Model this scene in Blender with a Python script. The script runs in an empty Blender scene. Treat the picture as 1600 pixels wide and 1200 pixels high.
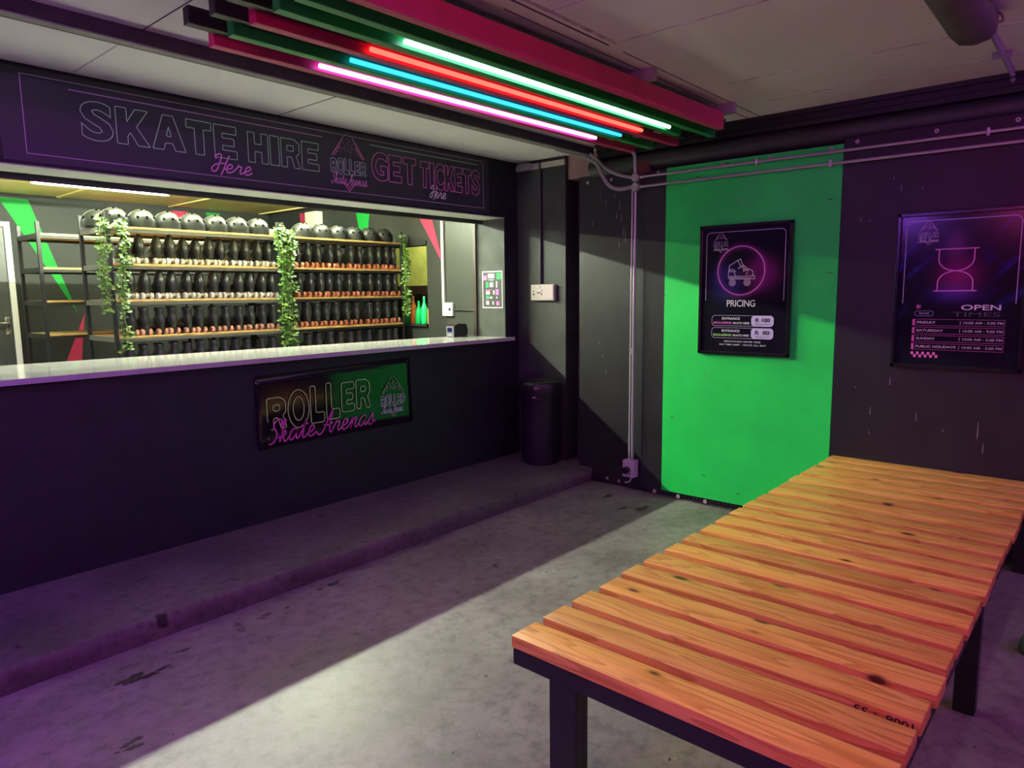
import bpy, bmesh, math, random
from mathutils import Vector, Matrix
R_ = math.radians
random.seed(7)
S = bpy.context.scene
C = S.collection

# ------------------------------------------------------------------ camera
def rotm(yaw, pitch, roll):
    f = Vector((math.cos(pitch)*math.cos(yaw), math.cos(pitch)*math.sin(yaw), math.sin(pitch)))
    r = Vector((math.sin(yaw), -math.cos(yaw), 0)); u = r.cross(f)
    r2 = math.cos(roll)*r + math.sin(roll)*u; u2 = -math.sin(roll)*r + math.cos(roll)*u
    return r2, u2, f
cam = bpy.data.cameras.new('camera'); camo = bpy.data.objects.new('camera', cam); C.objects.link(camo)
r2, u2, f3 = rotm(R_(40.857), R_(-7.425), R_(-0.667))
M = Matrix((r2, u2, -f3)).transposed().to_4x4(); M.translation = Vector((0, 0, 1.55))
camo.matrix_world = M
cam.sensor_width = 36; cam.lens = 1092.85/1600*36; cam.clip_start = 0.05
S.camera = camo

# ------------------------------------------------------------------ world, exposure, lights
w = bpy.data.worlds.new('night'); S.world = w; w.use_nodes = True
w.node_tree.nodes['Background'].inputs[0].default_value = (0.25, 0.12, 0.35, 1)
w.node_tree.nodes['Background'].inputs[1].default_value = 0.0
S.view_settings.view_transform = 'Standard'; S.view_settings.look = 'None'
S.view_settings.exposure = 0.22; S.view_settings.gamma = 1.0; S.view_settings.use_curve_mapping = False
TUBE_A = 850.0      # fluorescent tubes of the hire room
TUBE_B = 150.0
NEON = 1.0         # the four coloured tubes over the counter
FILL_C = 110.0     # added unseen fill tubes just behind the header, over the counter
REAR = 4.0         # the coloured tubes further back in the hall
COL_FLUO = (0.90, 1.0, 0.74)

# ------------------------------------------------------------------ materials
def nt(m):
    m.use_nodes = True
    return m.node_tree.nodes, m.node_tree.links
MATS = {}
def mat(name, col, rough=0.5, metal=0.0, spec=0.5, var=0.0, vscale=8.0, bump=0.0, bscale=60.0, coat=0.0):
    if name in MATS: return MATS[name]
    m = bpy.data.materials.new(name); N, L = nt(m); b = N['Principled BSDF']
    b.inputs['Base Color'].default_value = (*col, 1); b.inputs['Roughness'].default_value = rough
    b.inputs['Metallic'].default_value = metal; b.inputs['Specular IOR Level'].default_value = spec
    b.inputs['Coat Weight'].default_value = coat; b.inputs['Coat Roughness'].default_value = 0.08
    tc = N.new('ShaderNodeTexCoord')
    if var > 0:
        n = N.new('ShaderNodeTexNoise'); n.inputs['Scale'].default_value = vscale; n.inputs['Detail'].default_value = 6
        L.new(tc.outputs['Object'], n.inputs['Vector'])
        cr = N.new('ShaderNodeMapRange'); cr.inputs[1].default_value = 0.3; cr.inputs[2].default_value = 0.7
        cr.inputs[3].default_value = 1-var; cr.inputs[4].default_value = 1+var
        L.new(n.outputs['Fac'], cr.inputs[0])
        mx = N.new('ShaderNodeVectorMath'); mx.operation = 'SCALE'; mx.inputs[0].default_value = col
        L.new(cr.outputs[0], mx.inputs['Scale']); L.new(mx.outputs[0], b.inputs['Base Color'])
    if bump > 0:
        n2 = N.new('ShaderNodeTexNoise'); n2.inputs['Scale'].default_value = bscale; n2.inputs['Detail'].default_value = 4
        L.new(tc.outputs['Object'], n2.inputs['Vector'])
        bp = N.new('ShaderNodeBump'); bp.inputs['Strength'].default_value = bump; bp.inputs['Distance'].default_value = 0.01
        L.new(n2.outputs['Fac'], bp.inputs['Height']); L.new(bp.outputs[0], b.inputs['Normal'])
    MATS[name] = m; return m
def emit(name, col, strength):
    m = bpy.data.materials.new(name); N, L = nt(m); N.remove(N['Principled BSDF'])
    e = N.new('ShaderNodeEmission'); e.inputs[0].default_value = (*col, 1); e.inputs[1].default_value = strength
    L.new(e.outputs[0], N['Material Output'].inputs[0]); MATS[name] = m; return m

def ramp(N, stops):
    r = N.new('ShaderNodeValToRGB'); e = r.color_ramp.elements
    while len(e) < len(stops): e.new(0.5)
    for k, (p, c) in enumerate(stops): e[k].position = p; e[k].color = (*c, 1)
    return r
def concrete(name, base, dark, light, scale=1.0, rough=0.42):
    m = bpy.data.materials.new(name); N, L = nt(m); b = N['Principled BSDF']
    tc = N.new('ShaderNodeTexCoord')
    n1 = N.new('ShaderNodeTexNoise'); n1.inputs['Scale'].default_value = 1.6*scale; n1.inputs['Detail'].default_value = 9; n1.inputs['Roughness'].default_value = 0.62
    n2 = N.new('ShaderNodeTexNoise'); n2.inputs['Scale'].default_value = 14*scale; n2.inputs['Detail'].default_value = 8; n2.inputs['Roughness'].default_value = 0.7
    n3 = N.new('ShaderNodeTexNoise'); n3.inputs['Scale'].default_value = 5.5*scale; n3.inputs['Detail'].default_value = 3
    for n in (n1, n2, n3): L.new(tc.outputs['Object'], n.inputs['Vector'])
    r1 = ramp(N, [(0.28, dark), (0.5, base), (0.72, light)]); L.new(n1.outputs['Fac'], r1.inputs[0])
    r2_ = ramp(N, [(0.3, (0.52, 0.51, 0.51)), (0.52, (1, 1, 1)), (0.75, (1.16, 1.16, 1.14))]); L.new(n2.outputs['Fac'], r2_.inputs[0])
    r3 = ramp(N, [(0.25, (0.16, 0.15, 0.15)), (0.31, (1, 1, 1))]); L.new(n3.outputs['Fac'], r3.inputs[0])   # dark spill stains
    def mul(a, c):
        x = N.new('ShaderNodeMix'); x.data_type = 'RGBA'; x.blend_type = 'MULTIPLY'; x.inputs[0].default_value = 1
        L.new(a, x.inputs[6]); L.new(c, x.inputs[7]); return x.outputs[2]
    L.new(mul(mul(r1.outputs[0], r2_.outputs[0]), r3.outputs[0]), b.inputs['Base Color'])
    rr = N.new('ShaderNodeMapRange'); rr.inputs[3].default_value = rough-0.1; rr.inputs[4].default_value = rough+0.22
    L.new(n1.outputs['Fac'], rr.inputs[0]); L.new(rr.outputs[0], b.inputs['Roughness'])
    bp = N.new('ShaderNodeBump'); bp.inputs['Strength'].default_value = 0.25; bp.inputs['Distance'].default_value = 0.008
    L.new(n2.outputs['Fac'], bp.inputs['Height']); L.new(bp.outputs[0], b.inputs['Normal'])
    MATS[name] = m; return m
def wood(name, ca, cb, cc, axis_scale=(9, 1.0, 9), rough=0.42, knots=True):
    m = bpy.data.materials.new(name); N, L = nt(m); b = N['Principled BSDF']
    tc = N.new('ShaderNodeTexCoord'); oi = N.new('ShaderNodeObjectInfo')
    sc = N.new('ShaderNodeVectorMath'); sc.operation = 'SCALE'; sc.inputs[0].default_value = (3.1, 17.3, 7.7)
    L.new(oi.outputs['Random'], sc.inputs['Scale'])
    ad = N.new('ShaderNodeVectorMath'); L.new(tc.outputs['Object'], ad.inputs[0]); L.new(sc.outputs[0], ad.inputs[1])
    mp = N.new('ShaderNodeMapping'); mp.inputs['Scale'].default_value = axis_scale; L.new(ad.outputs[0], mp.inputs['Vector'])
    nz = N.new('ShaderNodeTexNoise'); nz.inputs['Scale'].default_value = 1.1; nz.inputs['Detail'].default_value = 2; L.new(mp.outputs[0], nz.inputs['Vector'])
    wv = N.new('ShaderNodeMath'); wv.operation = 'MULTIPLY'; wv.inputs[1].default_value = 9.0; L.new(nz.outputs['Fac'], wv.inputs[0])
    fr = N.new('ShaderNodeMath'); fr.operation = 'FRACT'; L.new(wv.outputs[0], fr.inputs[0])
    r1 = ramp(N, [(0.0, ca), (0.55, cb), (0.92, cc), (1.0, ca)]); L.new(fr.outputs[0], r1.inputs[0])
    fine = N.new('ShaderNodeMapping'); fine.inputs['Scale'].default_value = tuple(a*9 if a > 2 else a*1.6 for a in axis_scale); L.new(ad.outputs[0], fine.inputs['Vector'])
    n2 = N.new('ShaderNodeTexNoise'); n2.inputs['Scale'].default_value = 2.2; n2.inputs['Detail'].default_value = 5; L.new(fine.outputs[0], n2.inputs['Vector'])
    r2_ = ramp(N, [(0.3, (0.84, 0.80, 0.76)), (0.6, (1.03, 1.02, 1.0))]); L.new(n2.outputs['Fac'], r2_.inputs[0])
    mx = N.new('ShaderNodeMix'); mx.data_type = 'RGBA'; mx.blend_type = 'MULTIPLY'; mx.inputs[0].default_value = 1
    L.new(r1.outputs[0], mx.inputs[6]); L.new(r2_.outputs[0], mx.inputs[7]); out = mx.outputs[2]
    if knots:
        km = N.new('ShaderNodeMapping'); km.inputs['Scale'].default_value = (8.0, 3.6, 8.0); L.new(ad.outputs[0], km.inputs['Vector'])
        vo = N.new('ShaderNodeTexVoronoi'); vo.inputs['Scale'].default_value = 1.0; L.new(km.outputs[0], vo.inputs['Vector'])
        rk = ramp(N, [(0.0, (0.06, 0.035, 0.03)), (0.075, (0.13, 0.07, 0.04)), (0.11, (0.75, 0.7, 0.62)), (0.16, (1, 1, 1))])
        L.new(vo.outputs['Distance'], rk.inputs[0])
        mk = N.new('ShaderNodeMix'); mk.data_type = 'RGBA'; mk.blend_type = 'MULTIPLY'; mk.inputs[0].default_value = 1
        L.new(out, mk.inputs[6]); L.new(rk.outputs[0], mk.inputs[7]); out = mk.outputs[2]
    tn = N.new('ShaderNodeMapRange'); tn.inputs[3].default_value = 0.82; tn.inputs[4].default_value = 1.14; L.new(oi.outputs['Random'], tn.inputs[0])
    ms = N.new('ShaderNodeVectorMath'); ms.operation = 'SCALE'; L.new(out, ms.inputs[0]); L.new(tn.outputs[0], ms.inputs['Scale'])
    L.new(ms.outputs[0], b.inputs['Base Color']); b.inputs['Roughness'].default_value = rough
    b.inputs['Coat Weight'].default_value = 0.25; b.inputs['Coat Roughness'].default_value = 0.3
    bp = N.new('ShaderNodeBump'); bp.inputs['Strength'].default_value = 0.2; bp.inputs['Distance'].default_value = 0.003
    L.new(n2.outputs['Fac'], bp.inputs['Height']); L.new(bp.outputs[0], b.inputs['Normal'])
    MATS[name] = m; return m

BLK = mat('black_wall_paint', (0.016, 0.018, 0.025), 0.5, var=0.25, bump=0.05)
BLK_BOARD = mat('black_board_paint', (0.022, 0.021, 0.025), 0.42, var=0.3, vscale=3, bump=0.04)
BLK_BOARD2 = mat('matt_black_board_paint', (0.012, 0.0105, 0.0145), 0.45, var=0.3, vscale=3, bump=0.04)
BLK_PLASTER = mat('dark_plaster', (0.045, 0.05, 0.05), 0.6, var=0.25, vscale=4, bump=0.15)
BLK_METAL = mat('black_metal', (0.012, 0.012, 0.014), 0.4, var=0.2)
GREY_IN = mat('grey_interior_paint', (0.021, 0.023, 0.0215), 0.6, spec=0.25, var=0.12, vscale=2)
GREY_SHADE = mat('shaded_interior_grey', (0.011, 0.0125, 0.0125), 0.5, var=0.12, vscale=2)  # wall grey darkened, shade put into the colour
SOFFIT = mat('grey_soffit_paint', (0.55, 0.57, 0.52), 0.6, var=0.08)
CEIL = mat('ceiling_board_paint', (0.88, 0.89, 0.86), 0.7, var=0.06, vscale=1.3, bump=0.04)
CEIL_IN = mat('yellowed_ceiling_paint', (0.86, 0.74, 0.30), 0.55, var=0.10, vscale=2.0)
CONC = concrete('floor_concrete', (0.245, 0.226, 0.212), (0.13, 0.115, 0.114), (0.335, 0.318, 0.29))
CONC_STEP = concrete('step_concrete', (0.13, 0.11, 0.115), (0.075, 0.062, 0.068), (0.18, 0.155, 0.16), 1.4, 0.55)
GREEN = mat('green_board_paint', (0.015, 0.88, 0.12), 0.5, var=0.10, vscale=2.5, bump=0.03)
GREEN2 = mat('green_stripe_paint', (0.006, 0.21, 0.03), 0.6, spec=0.2)
PINK2 = mat('pink_stripe_paint', (0.38, 0.028, 0.075), 0.6, spec=0.2)
WHITE = mat('white_gloss', (0.72, 0.72, 0.72), 0.35)
COUNTER = mat('counter_top_stone', (0.55, 0.55, 0.56), 0.12, var=0.04, vscale=30, coat=0.3)
STEEL = mat('galvanised_steel', (0.55, 0.52, 0.55), 0.35, metal=0.85)
PLASTIC = mat('white_plastic', (0.68, 0.66, 0.62), 0.35)
DARKPL = mat('dark_plastic', (0.015, 0.014, 0.02), 0.35)
WOOD_B = wood('bench_pine', (0.93, 0.53, 0.125), (0.85, 0.44, 0.085), (0.66, 0.29, 0.05))
WOOD_S = wood('shelf_pine', (0.55, 0.36, 0.13), (0.45, 0.28, 0.10), (0.36, 0.21, 0.07), (1.0, 9, 9), 0.4, False)
BAT_BLK = mat('black_batten_paint', (0.016, 0.015, 0.018), 0.5, var=0.2)
BAT_PINK = mat('pink_batten_paint', (0.70, 0.03, 0.16), 0.45, var=0.08)
BAT_GRN = mat('green_batten_paint', (0.02, 0.42, 0.07), 0.45, var=0.08)

# ------------------------------------------------------------------ mesh builder
class MB:
    def __init__(s): s.v = []; s.f = []
    def quadgrid(s, rows, closed=False, cap0=False, cap1=False):
        n = len(rows[0]); b0 = len(s.v)
        for r in rows: s.v += [Vector(p) for p in r]
        for i in range(len(rows)-1):
            for j in range(n if closed else n-1):
                k = (j+1) % n
                s.f.append((b0+i*n+j, b0+i*n+k, b0+(i+1)*n+k, b0+(i+1)*n+j))
        if cap0: s.f.append(tuple(b0+j for j in reversed(range(n))))
        if cap1: s.f.append(tuple(b0+(len(rows)-1)*n+j for j in range(n)))
        return s
    def box(s, x0, x1, y0, y1, z0, z1, rot=0, c=None):
        b = len(s.v); P = [Vector((x, y, z)) for z in (z0, z1) for y in (y0, y1) for x in (x0, x1)]
        if rot:
            c = Vector(c) if c else Vector(((x0+x1)/2, (y0+y1)/2, 0)); m = Matrix.Rotation(rot, 3, 'Z')
            P = [m @ (p-c) + c for p in P]
        s.v += P
        for f in ((0, 2, 3, 1), (4, 5, 7, 6), (0, 1, 5, 4), (2, 6, 7, 3), (0, 4, 6, 2), (1, 3, 7, 5)): s.f.append(tuple(b+i for i in f))
        return s
    def bbox(s, x0, x1, y0, y1, z0, z1, r=0.004):          # box with chamfered edges
        bm = bmesh.new(); bmesh.ops.create_cube(bm, size=1)
        for v in bm.verts: v.co = Vector(((x0+x1)/2+v.co.x*(x1-x0), (y0+y1)/2+v.co.y*(y1-y0), (z0+z1)/2+v.co.z*(z1-z0)))
        bmesh.ops.bevel(bm, geom=bm.edges[:], offset=r, segments=2, affect='EDGES', profile=0.5)
        return s.addbm(bm)
    def addbm(s, bm):
        b = len(s.v); bm.verts.index_update()
        s.v += [v.co.copy() for v in bm.verts]; s.f += [tuple(b+v.index for v in f.verts) for f in bm.faces]; bm.free(); return s
    def tube(s, pts, r, n=10, caps=True, radii=None):
        pts = [Vector(p) for p in pts]; rows = []
        t0 = (pts[1]-pts[0]).normalized(); up = Vector((0, 0, 1)) if abs(t0.z) < 0.9 else Vector((0, 1, 0))
        side = t0.cross(up).normalized()
        for i, p in enumerate(pts):
            t = (pts[min(i+1, len(pts)-1)]-pts[max(i-1, 0)]).normalized()
            side = (side - t*side.dot(t)).normalized(); b = t.cross(side)
            rr = radii[i] if radii else r
            rows.append([p + rr*(math.cos(2*math.pi*k/n)*side + math.sin(2*math.pi*k/n)*b) for k in range(n)])
        return s.quadgrid(rows, True, caps, caps)
    def lathe(s, prof, c=(0, 0, 0), n=32, cap0=True, cap1=True, axis='Z'):
        c = Vector(c); rows = []
        for r, h in prof:
            row = []
            for k in range(n):
                a = 2*math.pi*k/n; ca, sa = r*math.cos(a), r*math.sin(a)
                row.append(c + (Vector((ca, sa, h)) if axis == 'Z' else Vector((h, ca, sa)) if axis == 'X' else Vector((sa, h, ca))))
            rows.append(row)
        return s.quadgrid(rows, True, cap0, cap1)
    def poly(s, pts):
        b = len(s.v); s.v += [Vector(p) for p in pts]; s.f.append(tuple(range(b, b+len(pts)))); return s
    def prism(s, pts, off):
        off = Vector(off); a = [Vector(p) for p in pts]; n = len(a); b = len(s.v)
        s.v += a + [p+off for p in a]
        s.f.append(tuple(b+i for i in reversed(range(n)))); s.f.append(tuple(b+n+i for i in range(n)))
        for i in range(n): s.f.append((b+i, b+(i+1) % n, b+n+(i+1) % n, b+n+i))
        return s
    def mesh(s, name, m, smooth=False, inv=None):
        me = bpy.data.meshes.new(name)
        me.from_pydata([(inv @ v) if inv else v for v in s.v], [], s.f)
        if m: me.materials.append(m)
        bm = bmesh.new(); bm.from_mesh(me); bmesh.ops.recalc_face_normals(bm, faces=bm.faces[:])
        bm.to_mesh(me); bm.free()
        if smooth:
            me.polygons.foreach_set('use_smooth', [True]*len(me.polygons)); me.set_sharp_from_angle(angle=R_(smooth if smooth is not True else 40))
        return me
WM = {}
def obj(name, mb, m, parent=None, smooth=False):
    inv = None
    if parent is not None: inv = WM[parent.name].inverted()
    o = bpy.data.objects.new(name, mb.mesh(name, m, smooth, inv)); C.objects.link(o)
    if parent is not None: o.parent = parent; WM[o.name] = WM[parent.name]
    else: WM[o.name] = Matrix.Identity(4)
    return o
def tag(o, label, cat, group=None):
    o['label'] = label; o['category'] = cat
    if group: o['group'] = group
    return o
def thing(name, label, cat, loc=(0, 0, 0), rz=0.0, group=None):
    o = bpy.data.objects.new(name, None); C.objects.link(o); o.empty_display_size = 0.1
    o.location = loc; o.rotation_euler = (0, 0, rz)
    WM[o.name] = Matrix.Translation(loc) @ Matrix.Rotation(rz, 4, 'Z')
    return tag(o, label, cat, group)
def struct(name, mb, m, parent=None, smooth=False):
    o = obj(name, mb, m, parent, smooth)
    if parent is None: o['kind'] = 'structure'
    return o
def single(name, mb, m, label, cat, loc, group=None, smooth=False):      # a one-mesh thing whose origin sits at its base
    o = bpy.data.objects.new(name, mb.mesh(name, m, smooth, Matrix.Translation(loc).inverted())); o.location = loc; C.objects.link(o)
    WM[o.name] = Matrix.Translation(loc); return tag(o, label, cat, group)
def dup(root, loc, rz, label, group=None):
    r = root.copy(); C.objects.link(r); r.location = loc; r.rotation_euler = (0, 0, rz); r['label'] = label
    if group: r['group'] = group
    for ch in list(root.children):
        c = ch.copy(); C.objects.link(c); c.parent = r
        for g in list(ch.children):
            d = g.copy(); C.objects.link(d); d.parent = c
    return r

# ------------------------------------------------------------------ lettering and line work on flat signs
class Frame:                 # a sign's plane: a to the reader's right, b up, n towards the reader
    def __init__(s, o, u, n): s.o = Vector(o); s.u = Vector(u); s.n = Vector(n); s.w = Vector((0, 0, 1))
    def __call__(s, a, b, h=0.0): return s.o + s.u*a + s.w*b + s.n*h
def catmull(pts, k=6):
    P = [Vector(p) for p in pts]; out = []
    for i in range(len(P)-1):
        p0, p1, p2, p3 = P[max(i-1, 0)], P[i], P[i+1], P[min(i+2, len(P)-1)]
        for j in range(k):
            t = j/k
            out.append(0.5*((2*p1)+(p2-p0)*t+(2*p0-5*p1+4*p2-p3)*t*t+(3*p1-p0-3*p2+p3)*t*t*t))
    out.append(P[-1]); return out
def ribbon(mb, F, pts, wd, h=0.0015, closed=False):
    P = [Vector((p[0], p[1])) for p in pts]; n = len(P); L_, R2 = [], []
    for i in range(n):
        a = P[i-1] if (i > 0 or closed) else P[i]; b = P[(i+1) % n] if (i < n-1 or closed) else P[i]
        d1 = (P[i]-a); d2 = (b-P[i])
        if d1.length < 1e-9: d1 = d2
        if d2.length < 1e-9: d2 = d1
        d1 = d1.normalized(); d2 = d2.normalized(); t = d1+d2
        t = t.normalized() if t.length > 1e-6 else d1
        nn = Vector((-t.y, t.x)); k = max(0.5, abs(nn.dot(Vector((-d1.y, d1.x)))))
        o = nn*(wd/2/k); L_.append(P[i]+o); R2.append(P[i]-o)
    b0 = len(mb.v)
    mb.v += [F(p.x, p.y, h) for p in L_] + [F(p.x, p.y, h) for p in R2]
    for i in range(n if closed else n-1):
        j = (i+1) % n; mb.f.append((b0+i, b0+j, b0+n+j, b0+n+i))
_txt = {}
def glyphs(s, offset=0.0, shear=0.0, space=1.0):
    """filled mesh data of a line of lettering plus its outline loops, in its own units"""
    key = (s, offset, shear, space)
    if key in _txt: return _txt[key]
    cu = bpy.data.curves.new('lettering', 'FONT'); cu.body = s; cu.offset = offset; cu.shear = shear; cu.space_character = space
    cu.resolution_u = 4; o = bpy.data.objects.new('lettering', cu); C.objects.link(o)
    dg = bpy.context.evaluated_depsgraph_get(); me = bpy.data.meshes.new_from_object(o.evaluated_get(dg))
    V = [(v.co.x, v.co.y) for v in me.vertices]; Fc = [tuple(p.vertices) for p in me.polygons]
    cnt = {}
    for p in Fc:
        for i in range(len(p)):
            e = (p[i], p[(i+1) % len(p)]); k = tuple(sorted(e)); cnt.setdefault(k, []).append(e)
    nxt = {}
    for k, es in cnt.items():
        if len(es) == 1: nxt.setdefault(es[0][0], []).append(es[0][1])
    loops = []
    while nxt:
        a = next(iter(nxt)); lp = [a]; cur = a
        while cur in nxt:
            b = nxt[cur].pop()
            if not nxt[cur]: del nxt[cur]
            if b == a: break
            lp.append(b); cur = b
        if len(lp) > 2: loops.append([V[i] for i in lp])
    bpy.data.objects.remove(o); bpy.data.curves.remove(cu); bpy.data.meshes.remove(me)
    _txt[key] = (V, Fc, loops); return _txt[key]
def text(mb, F, s, a0, a1, b0, b1, offset=0.0, outline=0.0, h=0.0015, shear=0.0, flip=False, space=1.0, arc=None):
    V, Fc, loops = glyphs(s, offset, shear, space)
    x0 = min(v[0] for v in V); x1 = max(v[0] for v in V); y0 = min(v[1] for v in V); y1 = max(v[1] for v in V)
    def T(p):
        x = (p[0]-x0)/(x1-x0); y = (p[1]-y0)/(y1-y0)
        if flip: x, y = 1-x, 1-y
        return (a0+(a1-a0)*x, b0+(b1-b0)*y + (arc(x) if arc else 0))
    if outline:
        for lp in loops:
            q = [T(p) for p in lp]; out = [q[0]]
            for p in q[1:]:
                if (Vector(p)-Vector(out[-1])).length > outline*0.5: out.append(p)
            if len(out) > 2: ribbon(mb, F, out, outline, h, True)
    else:
        b = len(mb.v); mb.v += [F(*T(p), h) for p in V]; mb.f += [tuple(b+i for i in p) for p in Fc]
def roundpoly(P, rad, k=5):
    P = [Vector(p) for p in P]; out = []
    for i, p in enumerate(P):
        a = (P[i-1]-p); b = (P[(i+1) % len(P)]-p); q = min(rad, a.length*.48, b.length*.48); a = p+a.normalized()*q; b = p+b.normalized()*q
        for j in range(k+1):
            t = j/k; out.append(tuple((1-t)**2*a+2*t*(1-t)*p+t*t*b))
    return out
BLOCK = {'R': [[(0,0),(0,1),(.7,1),(.97,.86),(.97,.52),(.80,.42),(1,.0),(.69,0),(.55,.36),(.31,.36),(.31,0)], [(.31,.58),(.31,.77),(.66,.77),(.66,.58)]],
 'L': [[(0,0),(0,1),(.36,1),(.36,.27),(.95,.27),(.95,0)]],
 'K': [[(0,0),(0,1),(.33,1),(.33,.62),(.6,1),(1,1),(.62,.52),(1.02,0),(.64,0),(.42,.34),(.33,.22),(.33,0)]],
 'A': [[(0,0),(.36,1),(.68,1),(1.04,0),(.70,0),(.635,.2),(.40,.2),(.335,0)], [(.44,.40),(.52,.68),(.60,.40)]],
 'T': [[(.32,0),(.32,.76),(0,.76),(0,1),(1,1),(1,.76),(.68,.76),(.68,0)]], 'I': [[(0,0),(0,1),(1,1),(1,0)]],
 'H': [[(0,0),(0,1),(.33,1),(.33,.63),(.67,.63),(.67,1),(1,1),(1,0),(.67,0),(.67,.37),(.33,.37),(.33,0)]],
 'E': [[(0,0),(0,1),(.95,1),(.95,.76),(.34,.76),(.34,.62),(.84,.62),(.84,.39),(.34,.39),(.34,.25),(.95,.25),(.95,0)]]}
def blockword(F, word, a0, a1, b0, b1, wd, parent, m, gap=.10):
    adv = {'I': .40, 'S': .92, 'A': 1.06, 'K': 1.0, 'C': .98, 'G': 1.02}; tot = sum(adv.get(c, .88)+gap for c in word)-gap; k = (a1-a0)/tot; x = a0
    for c in word:
        w_ = adv.get(c, .88)*k; mb = MB()
        if c in BLOCK: blockletter(mb, F, c, x, x+w_, b0, b1, wd, rad=.035)
        else: text(mb, F, c, x, x+w_, b0-.004, b1+.004, .035, wd)
        obj('letter', mb, m, parent); x += w_+gap*k
def blockletter(mb, F, ch, a0, a1, b0, b1, wd, h=.0015, rad=.16):
    W, H = a1-a0, b1-b0
    if ch == 'O':
        for q in (1, .52): ribbon(mb, F, circle((a0+a1)/2, (b0+b1)/2, W/2*q, 40, ry=H/2*(q if q == 1 else .62)), wd, h, True)
        return
    for lp in BLOCK[ch]: ribbon(mb, F, roundpoly([(a0+x*W, b0+y*H) for x, y in lp], min(W, H)*rad), wd, h, True)
SCRIPT = {
 'e': ([[(0,.35),(.35,.45),(.65,.7),(.55,1.0),(.3,1.0),(.1,.6),(.15,.15),(.4,0),(.75,.15),(.95,.35)]], .95),
 'r': ([[(0,.35),(.25,.8),(.3,1.08),(.38,.9),(.65,.92),(.68,.7),(.62,.25),(.75,.02),(1.0,.2),(1.08,.35)]], 1.05),
 'k': ([[(0,.35),(.3,1.2),(.5,1.9),(.42,2.05),(.28,1.8),(.2,1.0),(.15,0)], [(.18,.5),(.45,.95),(.65,.9),(.55,.6),(.25,.5),(.5,.3),(.65,.02),(.9,.1),(1.05,.35)]], 1.05),
 'a': ([[(0,.35),(.1,.4)], [(.85,.85),(.55,1.02),(.2,.8),(.08,.35),(.25,.02),(.55,.12),(.8,.6),(.88,.98),(.82,.4),(.92,.05),(1.1,.12),(1.25,.35)]], 1.25),
 't': ([[(0,.35),(.25,1.0),(.42,1.7),(.3,.8),(.28,.2),(.45,0),(.7,.15),(.85,.35)], [(.0,1.2),(.75,1.3)]], .85),
 'n': ([[(0,.35),(.2,.85),(.28,1.0),(.25,.5),(.2,0),(.35,.6),(.6,1.0),(.78,.85),(.72,.3),(.85,0),(1.05,.15),(1.15,.35)]], 1.15),
 's': ([[(0,.35),(.3,.8),(.45,1.15),(.55,.7),(.62,.3),(.45,0),(.15,.05),(.1,.25)], [(.5,.08),(.8,.2),(.95,.35)]], .9),
 'S': ([[(1.2,1.5),(1.3,1.9),(1.0,2.15),(.6,1.95),(.5,1.5),(.75,1.15),(.95,.75),(.8,.2),(.4,-.05),(.05,.1),(-.05,.4),(.15,.55)]], 1.2),
 'A': ([[(-.35,.25),(-.1,-.02),(.3,.2),(.75,1.2),(1.15,2.1),(1.2,2.05),(1.12,1.2),(1.1,.3),(1.3,0),(1.5,.2),(1.55,.35)], [(.3,.85),(.9,.75),(1.4,.95)]], 1.5),
 'H': ([[(0,1.5),(-.1,1.9),(.25,2.15),(.5,1.9),(.42,1.0),(.3,.2),(0,-.05),(-.25,.25),(-.05,.75),(.5,1.0),(1.1,1.1)], [(1.3,2.1),(1.15,1.3),(1.0,.4),(.85,-.4)], [(1.05,.45),(1.2,.35)]], 1.2),
 ' ': ([], .45)}
def script(mb, F, s, a0, a1, b0, b1, wd, slant=0.22, h=0.0015, rise=0.0):
    x = 0; st = []
    for ch in s:
        g, adv = SCRIPT[ch]
        for q in g: st.append([(p[0]+x+slant*p[1], p[1]) for p in catmull([(t[0], t[1]) for t in q])])
        x += adv
    X = [p[0] for q in st for p in q]; Y = [p[1] for q in st for p in q]
    x0, x1, y0, y1 = min(X), max(X), min(Y), max(Y)
    for q in st: ribbon(mb, F, [(a0+(p[0]-x0)/(x1-x0)*(a1-a0), b0+(p[1]-y0)/(y1-y0)*(b1-b0)+rise*(p[0]-x0)/(x1-x0)) for p in q], wd, h)
def roundrect(a0, a1, b0, b1, r, n=6):
    out = []
    for cx, cy, s in ((a1-r, b1-r, 0), (a0+r, b1-r, 90), (a0+r, b0+r, 180), (a1-r, b0+r, 270)):
        for k in range(n+1):
            a = R_(s+90*k/n); out.append((cx+r*math.cos(a), cy+r*math.sin(a)))
    return out
def circle(cx, cy, r, n=48, a0=0, a1=360, ry=None):
    full = abs(a1-a0) >= 360
    return [(cx+r*math.cos(R_(a0+(a1-a0)*k/(n if full else n-1))), cy+(ry or r)*math.sin(R_(a0+(a1-a0)*k/(n if full else n-1)))) for k in range(n)]
def fillrect(mb, F, a0, a1, b0, b1, h=0.0015): mb.poly([F(a0, b0, h), F(a1, b0, h), F(a1, b1, h), F(a0, b1, h)])
def ink(name, col, rough=0.4): return mat('print_'+name, col, rough)
K_GREEN = ink('pale_green', (0.45, 0.88, 0.52)); K_PINK = ink('pink', (0.95, 0.33, 0.85)); K_WHITE = ink('white', (0.82, 0.82, 0.86))
K_MINT = ink('mint', (0.55, 0.85, 0.72)); K_LILAC = ink('lilac', (0.68, 0.42, 0.72)); K_LAV = ink('lavender', (0.66, 0.60, 0.90))
K_LIME = ink('lime', (0.50, 0.95, 0.28)); K_DARK = ink('dark', (0.02, 0.02, 0.035)); K_GREY = ink('dim_grey', (0.06, 0.075, 0.07))
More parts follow.
